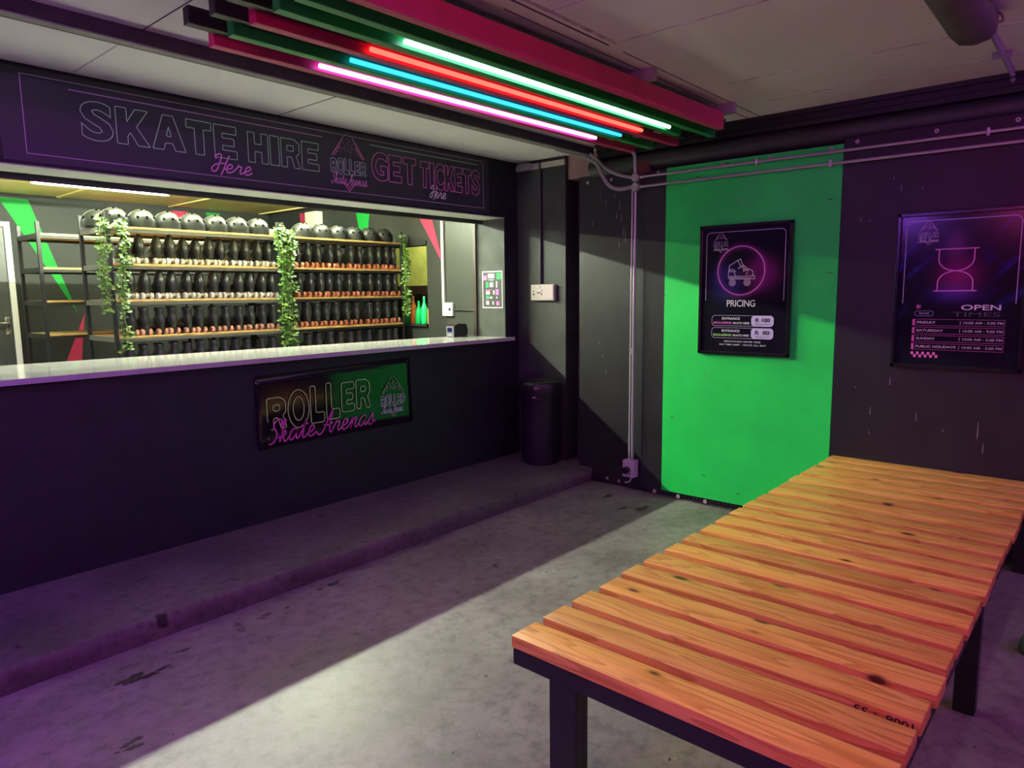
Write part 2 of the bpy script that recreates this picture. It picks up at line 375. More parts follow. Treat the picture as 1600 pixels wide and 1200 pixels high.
K_HOT = ink('hot_pink', (0.95, 0.20, 0.66)); K_GRNT = ink('green', (0.03, 0.45, 0.16)); K_OLIVE = ink('olive', (0.34, 0.42, 0.24))
def emblem(F, ca, cb, sz, parent, mats, wd):
    """diamond of double lines, ROLLER, script below and a curled crest; sz = width"""
    m1, m2, m3, m4 = mats; mb = MB(); q = sz
    for s in (-1, 1):
        ribbon(mb, F, [(ca+s*q*.12, cb+q*.56), (ca+s*q*.46, cb+q*.10)], wd*1.8); ribbon(mb, F, [(ca+s*q*.22, cb+q*.34), (ca+s*q*.40, cb+q*.10)], wd*1.3)
        ribbon(mb, F, [(ca, cb-q*.66), (ca+s*q*.17, cb-q*.47)], wd*1.8)
        ribbon(mb, F, [(ca, cb-q*.58), (ca+s*q*.08, cb-q*.50)], wd*1.2)
    e = obj('emblem', mb, m1, parent)
    mb = MB()
    ribbon(mb, F, [(p[0], p[1]) for p in catmull([(ca-q*.28, cb+q*.30), (ca-q*.12, cb+q*.55), (ca, cb+q*.66), (ca+q*.12, cb+q*.55), (ca+q*.28, cb+q*.30)])], wd)
    for dx, dy, r in ((-.16, .36, .07), (.16, .36, .07), (-.26, .24, .05), (.26, .24, .05), (-.05, .27, .045), (.06, .27, .045)):
        ribbon(mb, F, circle(ca+q*dx, cb+q*dy, q*r, 14), wd*.9, closed=True)
    ribbon(mb, F, [(p[0], p[1]) for p in catmull([(ca-q*.05, cb+q*.52), (ca+q*.06, cb+q*.48), (ca-q*.03, cb+q*.42), (ca+q*.05, cb+q*.36)])], wd)
    obj('crest', mb, m4, e)
    mb = MB(); xx = ca-q*.5
    for ch, w1, dz, hh in (('R', .165, .0, .31), ('O', .18, -.03, .37), ('L', .14, -.02, .36), ('L', .14, -.02, .36), ('E', .145, .0, .31), ('R', .165, .0, .31)): blockletter(mb, F, ch, xx, xx+w1*q, cb+q*(-.27+dz), cb+q*(-.27+dz+hh), wd, .0018); xx += q*(w1+.012)
    obj('lettering', mb, m2, e)
    mb = MB(); script(mb, F, 'Skate Arenas', ca-q*.5, ca+q*.52, cb-q*.52, cb-q*.25, wd*1.2, h=0.0022); obj('lettering', mb, m3, e)
    return e

# ================================================================== THE SETTING
# x runs along the counter, y towards the hire room, z up; the hall floor is z = 0
CZ = 2.66; YW = 4.04; YI = 4.37; XR = 4.95; YB = 8.9; XH = 5.23; FZ = 0.25
struct('floor', MB().box(-4.5, 5.0, -4.0, 3.25, -0.1, 0), CONC)
st = MB(); rows = []
random.seed(3)
for i in range(121):                                   # worn, slightly wavy edge of the raised strip
    x = -4.5 + 9.5*i/120; j = random.uniform(-.006, .006)
    rows.append([(x, 3.205+j*.6, 0), (x, 3.2+j, .05), (x, 3.203+j, .098), (x, 3.214+j, .108), (x, 3.235, .111), (x, 3.6, .111), (x, 4.2, .111), (x, 4.2, -.05)])
st.quadgrid(rows, False)
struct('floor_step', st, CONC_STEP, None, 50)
struct('floor_back', MB().box(-1.5, 5.4, YI, YB+.1, .1, FZ), mat('hire_room_floor', (0.34, 0.33, 0.30), 0.5, var=0.2))
ce = struct('ceiling', MB().box(-4.5, 5.1, -4.0, YW, CZ, CZ+.12), CEIL)
SEAM = mat('ceiling_joint_filler', (0.62, 0.56, 0.64), 0.8, var=0.4, vscale=12)
SEAM2 = mat('ceiling_joint_gap', (0.10, 0.085, 0.11), 0.8)
def seam(x0, x1, y0, y1, m=None): obj('joint', MB().box(x0, x1, y0, y1, CZ-.0025, CZ+.01), m or SEAM, ce)
seam(3.775, 3.783, -3.9, 1.70); seam(4.26, 4.27, -3.9, 1.66); seam(2.82, 2.828, -3.9, 1.79); seam(2.34, 2.346, 1.2, 1.80)
seam(1.34, 1.345, 2.2, 3.18, SEAM2); seam(2.48, 2.484, 3.24, 4.04, SEAM2); seam(.2, .206, 3.24, 4.04, SEAM2); seam(1.34, 1.346, 3.3, 4.0)
seam(.2, 2.83, 1.84, 1.848, SEAM2); seam(2.05, 2.83, 1.795, 1.815); seam(2.95, 4.6, 1.84, 1.844, SEAM2); seam(2.2, 4.6, 1.92, 1.924, SEAM2)
struct('wall_front', MB().box(-4.5, XR+.3, YW, YI, -.05, 1.135), BLK)
struct('wall_front_pier', MB().box(4.6, XR+.3, YW, YI, 1.135, CZ+.1), BLK)
wf = struct('wall_front_header', MB().box(-4.5, 4.6, YW, YI, 2.19, CZ+.1), BLK)
obj('soffit', MB().box(-4.4, 4.6, YW+.003, YI-.003, 2.184, 2.19), SOFFIT, wf)
obj('shutter_rail', MB().box(-4.4, 4.6, 4.29, 4.33, 2.152, 2.184), BLK_METAL, wf)
wp = bpy.data.objects['wall_front_pier']
obj('reveal', MB().box(4.594, 4.6, YW+.004, YI, 1.165, 2.184), mat('bare_grey_plaster', (0.062, 0.069, 0.066), 0.75, var=0.3, vscale=7, bump=0.2), wp)
obj('reveal_edge', MB().box(4.575, 4.6, YI, YI+.035, 1.165, 2.184), mat('dark_brown_paint', (0.03, 0.015, 0.013), 0.5), wp)
wr = struct('wall_right', MB().box(XR, XR+.25, -4.0, 3.52, -.05, CZ+.1).box(4.77, XR+.25, 3.52, YW+.02, -.05, CZ+.1), BLK_PLASTER)
obj('lintel', MB().box(4.80, XR+.02, 3.05, 3.515, 2.47, CZ), mat('pale_pink_plaster', (0.42, 0.27, 0.25), 0.8, var=0.2), wr)
obj('trunking', MB().box(4.755, 4.775, 3.52, YW, 2.585, 2.63), mat('cream_trunking', (0.5, 0.48, 0.42), 0.5), wr)
struct('wall_left', MB().box(-4.7, -4.5, -4.0, YW, -.05, CZ+.1), BLK_PLASTER)
struct('wall_rear', MB().box(-4.7, 5.1, -4.2, -4.0, -.05, CZ+.1), BLK_PLASTER)
# the dark beam above the boards, the cover strips under the ceiling, and the rail across it
bm_ = MB(); prof = []
for k in range(13):
    a = R_(90+15*k); prof.append((4.75+.10*math.cos(a)*.9, 2.505+.075*math.sin(a)))
bm_.quadgrid([[(x, y, z) for x, z in prof] for y in (-3.95, 3.22)], False, True, True)
struct('trim_1', bm_, mat('dark_green_grey_paint', (0.05, 0.06, 0.056), 0.45, var=0.15), None, 60)
struct('trim_2', MB().box(4.625, 4.70, -3.95, 3.12, 2.598, 2.632).box(4.60, 4.72, -3.95, 3.12, 2.632, CZ).box(4.64, 4.72, -3.95, 3.12, 2.565, 2.598), BLK_METAL)
t3 = struct('trim_3', MB().box(-4.4, 4.68, 3.18, 3.192, 2.60, CZ).box(-4.4, 4.68, 3.192, 3.24, 2.648, CZ), mat('dark_purple_black_paint', (0.03, 0.027, 0.032), 0.6, var=0.3, vscale=12))
obj('lip', MB().box(-4.4, 4.68, 3.18, 3.23, 2.594, 2.601), mat('grey_lip_paint', (0.28, 0.29, 0.26), 0.6, var=0.2), t3)
obj('edge_strip', MB().box(-4.4, 4.68, 3.245, 3.258, 2.60, CZ), mat('dark_olive_paint', (0.03, 0.035, 0.028), 0.6), t3)

# ---- hire room shell
wb = struct('wall_back', MB().box(-1.5, XH+.1, YB, YB+.15, .1, CZ+.1), GREY_IN)
obj('wall_shade_band', MB().box(2.226, XH, YB-.003, YB+.002, FZ, 1.43), GREY_SHADE, wb)  # dark sheet painted in for the shade low on the back wall
obj('green_stripe', MB().prism([(2.16, YB-.004, 2.60), (2.43, YB-.004, 2.595), (2.81, YB-.004, 1.375)], (0, .006, 0)), GREEN2, wb)
obj('pink_stripe', MB().prism([(2.874, YB-.004, 1.372), (2.63, YB-.004, .80), (2.80, YB-.004, .80)], (0, .006, 0)), PINK2, wb)
obj('pink_stripe', MB().prism([(3.20, YB-.004, 2.58), (3.34, YB-.004, 2.58), (3.36, YB-.004, 2.2)], (0, .006, 0)), PINK2, wb)
obj('pink_stripe', MB().prism([(3.92, YB-.004, 2.60), (4.14, YB-.004, 2.60), (4.05, YB-.004, 2.1)], (0, .006, 0)), PINK2, wb)
obj('green_stripe', MB().prism([(4.36, YB-.004, 2.61), (4.55, YB-.004, 2.61), (4.5, YB-.004, 2.2)], (0, .006, 0)), GREEN2, wb)
HY0, HY1, HZ0, HZ1 = 5.725, 6.5, 1.216, 2.075
wh = struct('wall_hire_room_right', MB().box(XH, XH+.12, YI, HY0, .1, CZ+.1).box(XH, XH+.12, HY1, YB+.1, .1, CZ+.1).box(XH, XH+.12, HY0, HY1, .1, HZ0).box(XH, XH+.12, HY0, HY1, HZ1, CZ+.1), GREY_IN)
obj('pink_stripe', MB().prism([(XH+.002, 5.84, 2.39), (XH+.002, 5.635, 2.365), (XH+.002, 5.455, 1.84)], (-.006, 0, 0)), PINK2, wh)
obj('green_stripe', MB().prism([(XH+.002, 6.94, 2.547), (XH+.002, 6.675, 2.525), (XH+.002, 6.72, 2.30), (XH+.002, 6.82, 2.25), (XH+.002, 6.89, 2.30)], (-.006, 0, 0)), GREEN2, wh)
obj('pink_stripe', MB().prism([(XH+.002, 8.13, 2.60), (XH+.002, 7.94, 2.59), (XH+.002, 7.95, 2.3), (XH+.002, 8.07, 2.3)], (-.006, 0, 0)), PINK2, wh)
struct('wall_hire_room_left', MB().box(-1.7, -1.5, YI, YB+.1, .1, CZ+.1), GREY_IN)
cb_ = struct('ceiling_back', MB().box(-1.6, XH+.1, YI-.005, YB+.1, CZ-.01, CZ+.1), CEIL_IN)
for k in range(6): obj('cover_strip', MB().box(-.9+1.2*k, -.86+1.2*k, YI, YB, CZ-.022, CZ-.009), CEIL_IN, cb_)
win = struct('window_1', MB().box(XH-.012, XH+.13, HY0-.004, HY1+.05, HZ1, HZ1+.045), BLK_METAL)
obj('window_frame', MB().box(XH-.005, XH+.12, HY1, HY1+.04, HZ0, HZ1), BLK_METAL, win)
obj('window_sill', MB().box(XH-.03, XH+.17, HY0-.0, HY1, HZ0-.02, HZ0), GREY_IN, win)
al = struct('wall_beyond_hatch', MB().box(6.3, 6.4, 4.8, 9.2, .1, 2.7), mat('olive_yellow_paint', (0.42, 0.42, 0.10), 0.6, var=0.22, vscale=5))
obj('dark_shelf', MB().box(6.1, 6.3, 4.8, 9.2, 1.55, 1.655), mat('dark_red_brown', (0.03, 0.013, 0.01), 0.5), al)
obj('brown_boarding', MB().box(6.28, 6.3, 4.8, 9.2, .2, 1.50), mat('brown_boarding', (0.10, 0.075, 0.03), 0.6, var=0.4, vscale=10), al)
struct('ceiling_beyond_hatch', MB().box(XH+.12, 6.4, 4.8, 9.2, 2.6, 2.7), CEIL_IN)
# back door
d1 = struct('door_1', MB().bbox(1.36, 2.165, YB-.055, YB-.015, FZ, 2.29, .003), mat('dark_door_paint', (0.05, 0.055, 0.055), 0.4, var=0.25, vscale=3))
obj('door_frame', MB().bbox(2.17, 2.225, YB-.07, YB, FZ, 2.345, .004).bbox(1.30, 1.355, YB-.07, YB, FZ, 2.345, .004).bbox(1.356, 2.169, YB-.07, YB, 2.295, 2.345, .004), WHITE, d1)
hm = mat('chrome', (0.7, 0.7, 0.7), 0.2, metal=1)
obj('door_handle', MB().bbox(2.10, 2.145, YB-.065, YB-.055, 1.17, 1.36, .003).tube([(2.122, YB-.06, 1.30), (2.122, YB-.11, 1.30), (2.10, YB-.115, 1.30), (1.99, YB-.115, 1.295)], .009), hm, d1, 50)

# ================================================================== LAMPS
def fluorescent(name, x0, x1, y, z, s, label, tube_mat):
    t = thing(name, label, 'light', ((x0+x1)/2, y, z))
    obj('batten', MB().bbox(x0-.06, x1+.06, y-.03, y+.03, z+.02, CZ-.012, .004), mat('lamp_enamel', (0.7, 0.7, 0.66), 0.4), t)
    obj('tube', MB().tube([(x0, y, z), (x1, y, z)], .014, 12), tube_mat, t, 50)
    for x in (x0-.03, x1+.005): obj('lamp_holder', MB().bbox(x, x+.025, y-.014, y+.014, z-.014, z+.03, .003), PLASTIC, t)
fluorescent('fluorescent_lamp', 2.09, 3.25, 7.45, 2.585, 0, 'lit white fluorescent tube on the yellowed ceiling behind the counter', emit('fluorescent_glow_far', COL_FLUO, TUBE_B))
fluorescent('fluorescent_lamp', 1.85, 3.05, 5.95, 2.60, 0, 'fluorescent tube left of the skate racks, hidden by the counter header', emit('fluorescent_glow_left', COL_FLUO, TUBE_A*1.15))
fluorescent('fluorescent_lamp', 0.1, 1.3, 7.45, 2.585, 0, 'added unseen far left fill tube on the hire room ceiling by the door', emit('fill_glow_far_left', COL_FLUO, 330))  # added out of view to strengthen the far light on wall and floor
GC = emit('fill_glow_counter', COL_FLUO, FILL_C)  # added fill for the skate fronts, counter top and ceiling bounce
fluorescent('fluorescent_lamp', 1.0, 2.2, 4.403, 2.585, 0, 'added unseen fill tube tucked behind the counter header, left one of two', GC)
fluorescent('fluorescent_lamp', 2.9, 4.1, 4.403, 2.585, 0, 'added unseen fill tube tucked behind the counter header, right one of two', GC)
fluorescent('fluorescent_lamp', 3.2, 4.4, 5.95, 2.60, 0, 'fluorescent tube above the skate racks, hidden by the counter header', emit('fluorescent_glow', COL_FLUO, TUBE_A*1.25))
fluorescent('fluorescent_lamp', 5.6, 6.1, 6.4, 2.56, 0, 'fluorescent tube in the yellow room beyond the hatch', emit('fluorescent_glow_hatch', COL_FLUO, 430))

# neon fitting: black and coloured battens under two cross bars
NF = (2.85, 2.30, CZ)
def neon_fitting(name, label, loc, rz, cols):
    t = thing(name, label, 'light fitting', loc, rz)
    m = WM[t.name]
    def at(x, y, z): return m @ Vector((x, y, z))
    class LB(MB):
        def lb(s, x0, x1, y0, y1, z0, z1, r=.003):
            a = len(s.v); s.bbox(x0, x1, y0, y1, z0, z1, r)
            for i in range(a, len(s.v)): s.v[i] = m @ s.v[i]
            return s
    ys = (.335, .18, .015, -.15)
    for x in (-1.0, .42, 1.33): obj('cross_bar', LB().lb(x-.022, x+.022, -.44, .46, -.06, -.001), mat('lilac_grey_paint', (0.42, 0.38, 0.45), 0.6), t)
    xr = {0: (1.43, 1.47), 1: (1.42, 1.47), 2: (1.50, 1.50), 3: (1.55, 1.235)}
    xl = (-1.585, -1.56, -1.58, -1.56)
    for k, y in enumerate(ys):
        obj('batten', LB().lb(xl[k], xr[k][0], y-.052, y-.006, -.125, -.062), BAT_BLK, t)
        obj('batten', LB().lb(-1.465, xr[k][1], y+.012, y+.058, -.158, -.085), BAT_PINK if k in (0, 2) else BAT_GRN, t)
    y = -.315
    obj('batten', LB().lb(-1.58, 1.43, y-.02, y+.03, -.125, -.062), BAT_BLK, t)
    obj('batten', LB().lb(-1.465, 1.425, y+.045, y+.088, -.158, -.085), BAT_GRN, t)
    obj('batten', LB().lb(-1.465, 1.27, y-.085, y-.04, -.158, -.062), BAT_PINK, t)
    for k, y in enumerate(ys):
        c = cols[k]
        x0 = (-1.02, -.97, -.99, -.95)[k]
        obj('led_tube', MB().tube([at(x0, y-.012, -.142), at(x0+2.0, y-.012, -.142)], .010, 10), c, t, 50)
        cl = MB().tube([at(x0+2.0, y-.012, -.142), at(x0+2.03, y-.012, -.142)], .008, 8)
        obj('end_cap', cl, DARKPL, t, 50)
        cp = MB()
        for dx in (.13, .17): 
            cp.tube([at(x0+2+dx+.014*math.cos(R_(a)), y-.028+.010*math.sin(R_(a)), -.132) for a in range(0, 361, 45)], .003, 6)
        obj('clip', cp, STEEL, t, 50)
    return t
neon_fitting('neon_batten_light', 'row of black, pink and green ceiling battens with four lit coloured tubes', NF, R_(-1.7),
    (emit('violet_tube', (0.62, 0.26, 1.0), 7*NEON), emit('cyan_tube', (0.03, 0.37, 1.0), 2.2*NEON), emit('red_tube', (1.0, 0.05, 0.035), 5*NEON), emit('ice_blue_tube', (0.55, 0.64, 1.0), 9*NEON)))
def led_bar(loc, rz, L_, col, s, label):
    t = thing('led_tube_light', label, 'light', loc, rz); m = WM[t.name]
    a = MB().bbox(-L_/2-.05, L_/2+.05, -.03, .03, -.05, -.001, .004); a.v = [m @ v for v in a.v]; obj('batten', a, BAT_BLK, t)
    obj('led_tube', MB().tube([m @ Vector((-L_/2, 0, -.075)), m @ Vector((L_/2, 0, -.075))], .016, 10), emit('rear_tube', col, s*REAR), t, 50)
led_bar((-1.9, 0.2, CZ), R_(90), 2.0, (1.0, 0.07, 0.50), 27, 'magenta tube light on the ceiling behind the viewer, nearest the counter')
led_bar((-1.6, 2.3, CZ), R_(0), 2.0, (0.34, 0.08, 1.0), 68, 'violet tube light on the ceiling left of the counter sign')
led_bar((1.6, -1.9, CZ), R_(0), 2.0, (1.0, 0.12, 0.75), 15, 'pink tube light on the ceiling behind the viewer, over the rear floor')
led_bar((3.4, -2.4, CZ), R_(0), 2.0, (0.42, 0.12, 1.0), 22, 'violet tube light on the ceiling at the rear right corner')

# unlit bulkhead lamp with its conduit
t = thing('strip_lamp', 'unlit dusty strip lamp with grey diffuser on the ceiling', 'light', (3.0, .535, CZ))
pr = [(-.075, 0.0), (-.085, -.035), (-.078, -.075), (-.055, -.10), (0, -.112), (.055, -.10), (.078, -.075), (.085, -.035), (.075, 0.0)]
rows = [[(x, .535+py*sc, CZ-.012+pz*sc) for py, pz in pr] for x, sc in ((2.15, .85), (2.18, 1), (3.50, 1), (3.56, .96), (3.585, .78))]
obj('diffuser', MB().quadgrid(rows, False, True, True), mat('dusty_grey_diffuser', (0.13, 0.115, 0.11), 0.45, var=0.35, vscale=5), t, 50)
obj('base', MB().bbox(2.14, 3.6, .46, .61, CZ-.022, CZ-.001, .004), mat('grey_lamp_base', (0.10, 0.09, 0.11), 0.5), t)
for x in (2.9, 3.25, 3.52): obj('clip', MB().tube([(x, .452, CZ-.02), (x, .44, CZ-.035), (x, .435, CZ-.055), (x, .448, CZ-.06)], .005, 6), mat('rusty_clip', (0.28, 0.12, 0.09), 0.5, metal=0.4), t)
t = thing('ceiling_conduit', 'short purple-grey conduit pipe from the strip lamp to the wall', 'pipe', (4.0, .51, CZ-.03))
obj('pipe', MB().tube([(3.58, .51, CZ-.013), (4.61, .51, CZ-.013), (4.64, .51, CZ-.05)], .0115, 10), mat('grey_conduit', (0.34, 0.31, 0.36), 0.5), t, 50)
obj('saddle', MB().bbox(4.16, 4.18, .47, .55, CZ-.03, CZ-.001, .003), mat('grey_conduit', (0, 0, 0)), t)

# ================================================================== BOARDS ON THE RIGHT WALL
def washers(parent, pts, x, big=.012):
    for y, z in pts:
        mb = MB().lathe([(.0045, -.004), (big, -.004), (big, 0), (.0045, 0)], (x, y, z), 16, False, False, 'X')
        obj('washer', mb, mat('pale_washer', (0.62, 0.55, 0.56), 0.4), parent); obj('screw', MB().lathe([(.0044, -.003), (.0044, 0)], (x, y, z), 10, True, True, 'X'), DARKPL, parent)
DRIP = mat('dried_white_drip', (0.34, 0.33, 0.34), 0.6)
def drips(parent, pts, x):
    mb = MB()
    for y, z, l in pts: mb.prism([(x, y-.0012, z), (x, y+.0012, z), (x, y+.0022, z-l*.8), (x, y+.001, z-l), (x, y-.001, z-l), (x, y-.0022, z-l*.8)], (-.001, 0, 0))
    obj('paint_drips', mb, DRIP, parent)
b = thing('wall_board', 'black paint-splashed board on the right wall beside the litter bin', 'board', (4.71, 3.09, 0))
obj('panel', MB().bbox(4.70, 4.718, 2.845, 3.33, .0, 2.455, .002), BLK_BOARD, b)
obj('batten', MB().box(4.718, XR, 2.86, 2.90, 0, 2.45).box(4.718, XR, 3.24, 3.28, 0, 2.45), BLK, b)
washers(b, [(3.25, 2.405), (3.03, 2.405), (3.05, .045), (2.94, .04)], 4.70)
drips(b, [(3.13, 2.29, .02), (3.08, 2.26, .05), (3.00, 2.30, .03), (2.955, 2.24, .07), (2.98, 2.16, .06), (2.94, 2.13, .05), (2.92, 2.05, .09), (2.90, 2.02, .10), (2.955, 1.93, .04), (3.2, 2.1, .03), (3.14, 1.15, .015), (3.1, 1.05, .015), (3.07, .92, .02)], 4.70)
b = thing('wall_board', 'narrow black board between the vertical pipe and the green panel', 'board', (4.67, 2.62, 0))
obj('panel', MB().bbox(4.655, 4.672, 2.535, 2.715, .05, 2.42, .002), BLK_BOARD, b)
obj('post', MB().box(4.69, XR, 2.66, 2.84, 0, 2.45), BLK, b)
washers(b, [(2.60, 2.40)], 4.655)
b = thing('wall_board', 'tall bright green painted panel carrying the pricing poster', 'board', (4.655, 1.93, .05))
obj('panel', MB().bbox(4.646, 4.664, 1.336, 2.531, .05, 2.424, .002), GREEN, b)
obj('batten', MB().box(4.664, XR, 1.38, 1.43, .05, 2.4).box(4.664, XR, 2.4, 2.45, .05, 2.4), BLK, b)
washers(b, [(2.104, 2.40), (1.782, 2.40), (1.409, 2.40)], 4.646)
drips(b, [(2.33, 2.16, .012), (1.98, 2.17, .06), (2.2, .98, .03), (2.26, .72, .012), (1.50, .78, .01)], 4.646)
mk = MB()
for y, z in ((2.29, 2.335), (2.535, 2.10), (1.40, 2.10), (2.535, 1.52), (2.19, .22), (1.93, .13), (2.45, .62), (1.38, 1.65), (2.07, 2.40)): mk.box(4.6445, 4.647, y-.014, y+.014, z-.002, z+.002)
obj('staple', mk, mat('dark_staple', (0.03, 0.03, 0.03), 0.5), b)
b = thing('wall_board', 'long black board on the right wall carrying the opening times poster', 'board', (4.655, -.4, .05))
obj('panel', MB().bbox(4.647, 4.665, -3.9, 1.334, .05, 2.455, .002), BLK_BOARD2, b)
obj('batten', MB().box(4.665, XR, .6, .65, .05, 2.4).box(4.665, XR, -1.5, -1.45, .05, 2.4), BLK, b)
washers(b, [(1.26, 2.425), (.847, 2.423), (.475, 2.423), (.1, 2.423)], 4.647)
drips(b, [(1.05, 2.20, .02), (1.01, 2.15, .04), (.9, 2.12, .01), (1.22, 1.98, .03), (1.17, 1.96, .012), (1.11, .83, .05), (1.11, .68, .02), (.86, .82, .05), (.55, .80, .10), (.52, .68, .06), (.72, .74, .02), (1.2, .95, .01), (1.01, 1.02, .05)], 4.647)
g = thing('floor_vent_grille', 'dark wire mesh strip along the floor under the wall boards', 'grille', (4.66, 0, 0))
mb = MB()
for k in range(190): y = -3.6 + .033*k; mb.box(4.654, 4.657, y, y+.002, 0, .055)
for z in (.012, .030, .047): mb.box(4.653, 4.656, -3.6, 2.66, z, z+.002)
o = obj('mesh', mb, mat('grille_wire', (0.16, 0.13, 0.16), 0.4, metal=0.6), g)
obj('backing', MB().box(4.70, 4.72, -3.6, 2.66, 0, .06), BLK, g)
washers(g, [(2.591, .03), (2.392, .026), (2.176, .026)], 4.652, .014)

# ---- conduits on the right wall
def pipe_thing(name, label, cat, pts, r, m, saddles=(), loc=None, k=6, smoothp=True):
    P = catmull(pts, k) if smoothp else [Vector(p) for p in pts]
    t = thing(name, label, cat, loc or pts[len(pts)//2])
    obj('pipe', MB().tube(P, r, 10), m, t, 60)
    for s in saddles: obj('saddle', s, m, t)
    return t
COND = mat('lilac_grey_conduit', (0.50, 0.46, 0.50), 0.35, metal=0.5)
CX = 4.62
def sad(y, z): return MB().bbox(CX-.012, CX+.012, y-.008, y+.008, z-.022, z+.022, .003)
pipe_thing('wall_conduit', 'upper of the two horizontal conduit pipes crossing the right wall', 'pipe', [(CX, 2.73, 2.381), (CX, 1.8, 2.379), (CX, -3.9, 2.366)], .0095, COND, [sad(1.86, 2.379), sad(.6, 2.377)], smoothp=False)
pipe_thing('wall_conduit', 'lower of the two horizontal conduit pipes crossing the right wall', 'pipe', [(CX, 2.73, 2.311), (CX, 1.8, 2.310), (CX, -3.9, 2.296)], .0095, COND, [sad(1.4, 2.310), sad(.1, 2.308)], smoothp=False)
pipe_thing('wall_conduit', 'thicker of the two vertical conduit pipes down to the wall socket', 'pipe', [(CX, 2.768, 2.29), (CX, 2.772, .24)], .0105, COND, [sad(2.775, 1.1)], smoothp=False)
pipe_thing('wall_conduit', 'thinner left-hand vertical conduit pipe down to the wall socket', 'pipe', [(CX+.004, 2.797, 2.29), (CX+.004, 2.803, .24)], .0055, mat('bright_conduit', (0.75, 0.73, 0.75), 0.3, metal=0.4), smoothp=False)
FLEX = mat('flexible_conduit_grey', (0.34, 0.30, 0.34), 0.5)
pipe_thing('flexible_conduit', 'lower grey flexible conduit sagging from the ceiling to the junction boxes', 'pipe', [(CX, 2.79, 2.317), (CX, 2.92, 2.314), (CX, 3.005, 2.355), (CX, 3.065, 2.44), (CX+.02, 3.126, 2.525), (CX+.01, 3.215, 2.58), (CX-.05, 3.30, 2.618), (CX-.16, 3.38, 2.645)], .0145, FLEX)
pipe_thing('flexible_conduit', 'upper grey flexible conduit curving from the ceiling to the junction boxes', 'pipe', [(CX, 2.79, 2.382), (CX, 2.92, 2.42), (CX, 3.03, 2.48), (CX+.02, 3.09, 2.53), (CX+.02, 3.155, 2.585), (CX, 3.22, 2.63)], .012, FLEX)
pipe_thing('flexible_conduit', 'pale grey flexible conduit rising from the junction box to the neon battens', 'pipe', [(CX-.01, 2.763, 2.40), (CX-.01, 2.769, 2.48), (CX-.03, 2.758, 2.525), (CX-.08, 2.742, 2.545), (CX-.16, 2.70, 2.53)], .0125, mat('pale_flexible_conduit', (0.48, 0.46, 0.47), 0.5))
for z, lb in ((2.381, 'upper round metal junction box where the conduits meet'), (2.312, 'lower round metal junction box where the conduits meet')):
    t = thing('junction_box', lb, 'junction box', (CX, 2.762, z))
    obj('body', MB().lathe([(.031, -.022), (.033, -.018), (.033, .02)], (CX, 2.762, z), 24, True, True, 'X'), STEEL, t, 40)
    obj('lid', MB().lathe([(.026, -.026), (.030, -.0225), (.030, -.0215)], (CX, 2.762, z), 24, True, True, 'X'), STEEL, t, 40)
    for a in (-.016, .016): obj('screw', MB().lathe([(.003, -.0275), (.003, -.025)], (CX, 2.762+a, z+a*.4), 8, True, True, 'X'), DARKPL, t)
    obj('stub', MB().tube([(CX, 2.735, z), (CX, 2.69, z-.001)], .012, 10), STEEL, t, 50)
t = thing('wall_socket', 'small lilac wall socket near the floor with a black plug', 'socket', (CX+.01, 2.795, .12))
obj('box', MB().bbox(CX-.022, CX+.05, 2.745, 2.845, .115, .248, .005), mat('lilac_white_plastic', (0.62, 0.52, 0.66), 0.4), t)
obj('plug', MB().lathe([(.012, -.05), (.026, -.045), (.030, -.015), (.026, 0)], (CX-.022, 2.80, .175), 16, True, True, 'X'), DARKPL, t, 40)
obj('cord', MB().tube(catmull([(CX-.03, 2.757, .16), (CX-.04, 2.755, .12), (CX-.045, 2.775, .085), (CX-.03, 2.82, .075)]), .0045, 8), PLASTIC, t, 60)
t = single('timber_stub', MB().bbox(4.66, 4.74, 2.68, 2.775, 2.35, 2.51, .004), mat('red_brown_timber', (0.16, 0.045, 0.03), 0.6, var=0.25), 'short red-brown timber block above the junction boxes', 'timber', (4.70, 2.73, 2.35))
t = thing('double_socket', 'cream double wall socket with switch on the grey pillar', 'socket', (4.765, 3.74, 1.48))
obj('box', MB().bbox(4.735, 4.772, 3.617, 3.868, 1.482, 1.618, .005), mat('cream_plastic', (0.62, 0.56, 0.52), 0.4), t)
fp = MB()
for y, z, r in ((3.835, 1.56, .007), (3.835, 1.535, .009), (3.79, 1.548, .008), (3.765, 1.548, .008), (3.745, 1.565, .007), (3.745, 1.535, .009)): fp.lathe([(r, -.001), (r, .001)], (4.735, y, z), 12, True, True, 'X')
obj('pin_hole', fp, mat('dark_red_hole', (0.07, 0.015, 0.02), 0.5), t)
obj('switch', MB().bbox(4.731, 4.737, 3.765, 3.80, 1.585, 1.605, .002), PLASTIC, t)
obj('blank_plate', MB().bbox(4.732, 4.737, 3.625, 3.74, 1.49, 1.61, .002).lathe([(.006, -.001), (.006, .001)], (4.732, 3.68, 1.55), 10, True, True, 'X'), mat('pink_white_plastic', (0.66, 0.55, 0.58), 0.4), t)
pipe_thing('wall_conduit', 'thin dark conduit from the ceiling down to the double socket', 'pipe', [(4.757, 3.775, 2.645), (4.757, 3.775, 1.62)], .010, mat('dark_grey_conduit', (0.05, 0.05, 0.055), 0.4), smoothp=False)
t = single('wall_block', MB().bbox(4.70, 4.775, 3.85, 3.98, 2.585, 2.635, .004), mat('lilac_block', (0.40, 0.34, 0.40), 0.6), 'small pale block at the top corner right of the counter sign', 'block', (4.74, 3.92, 2.585))

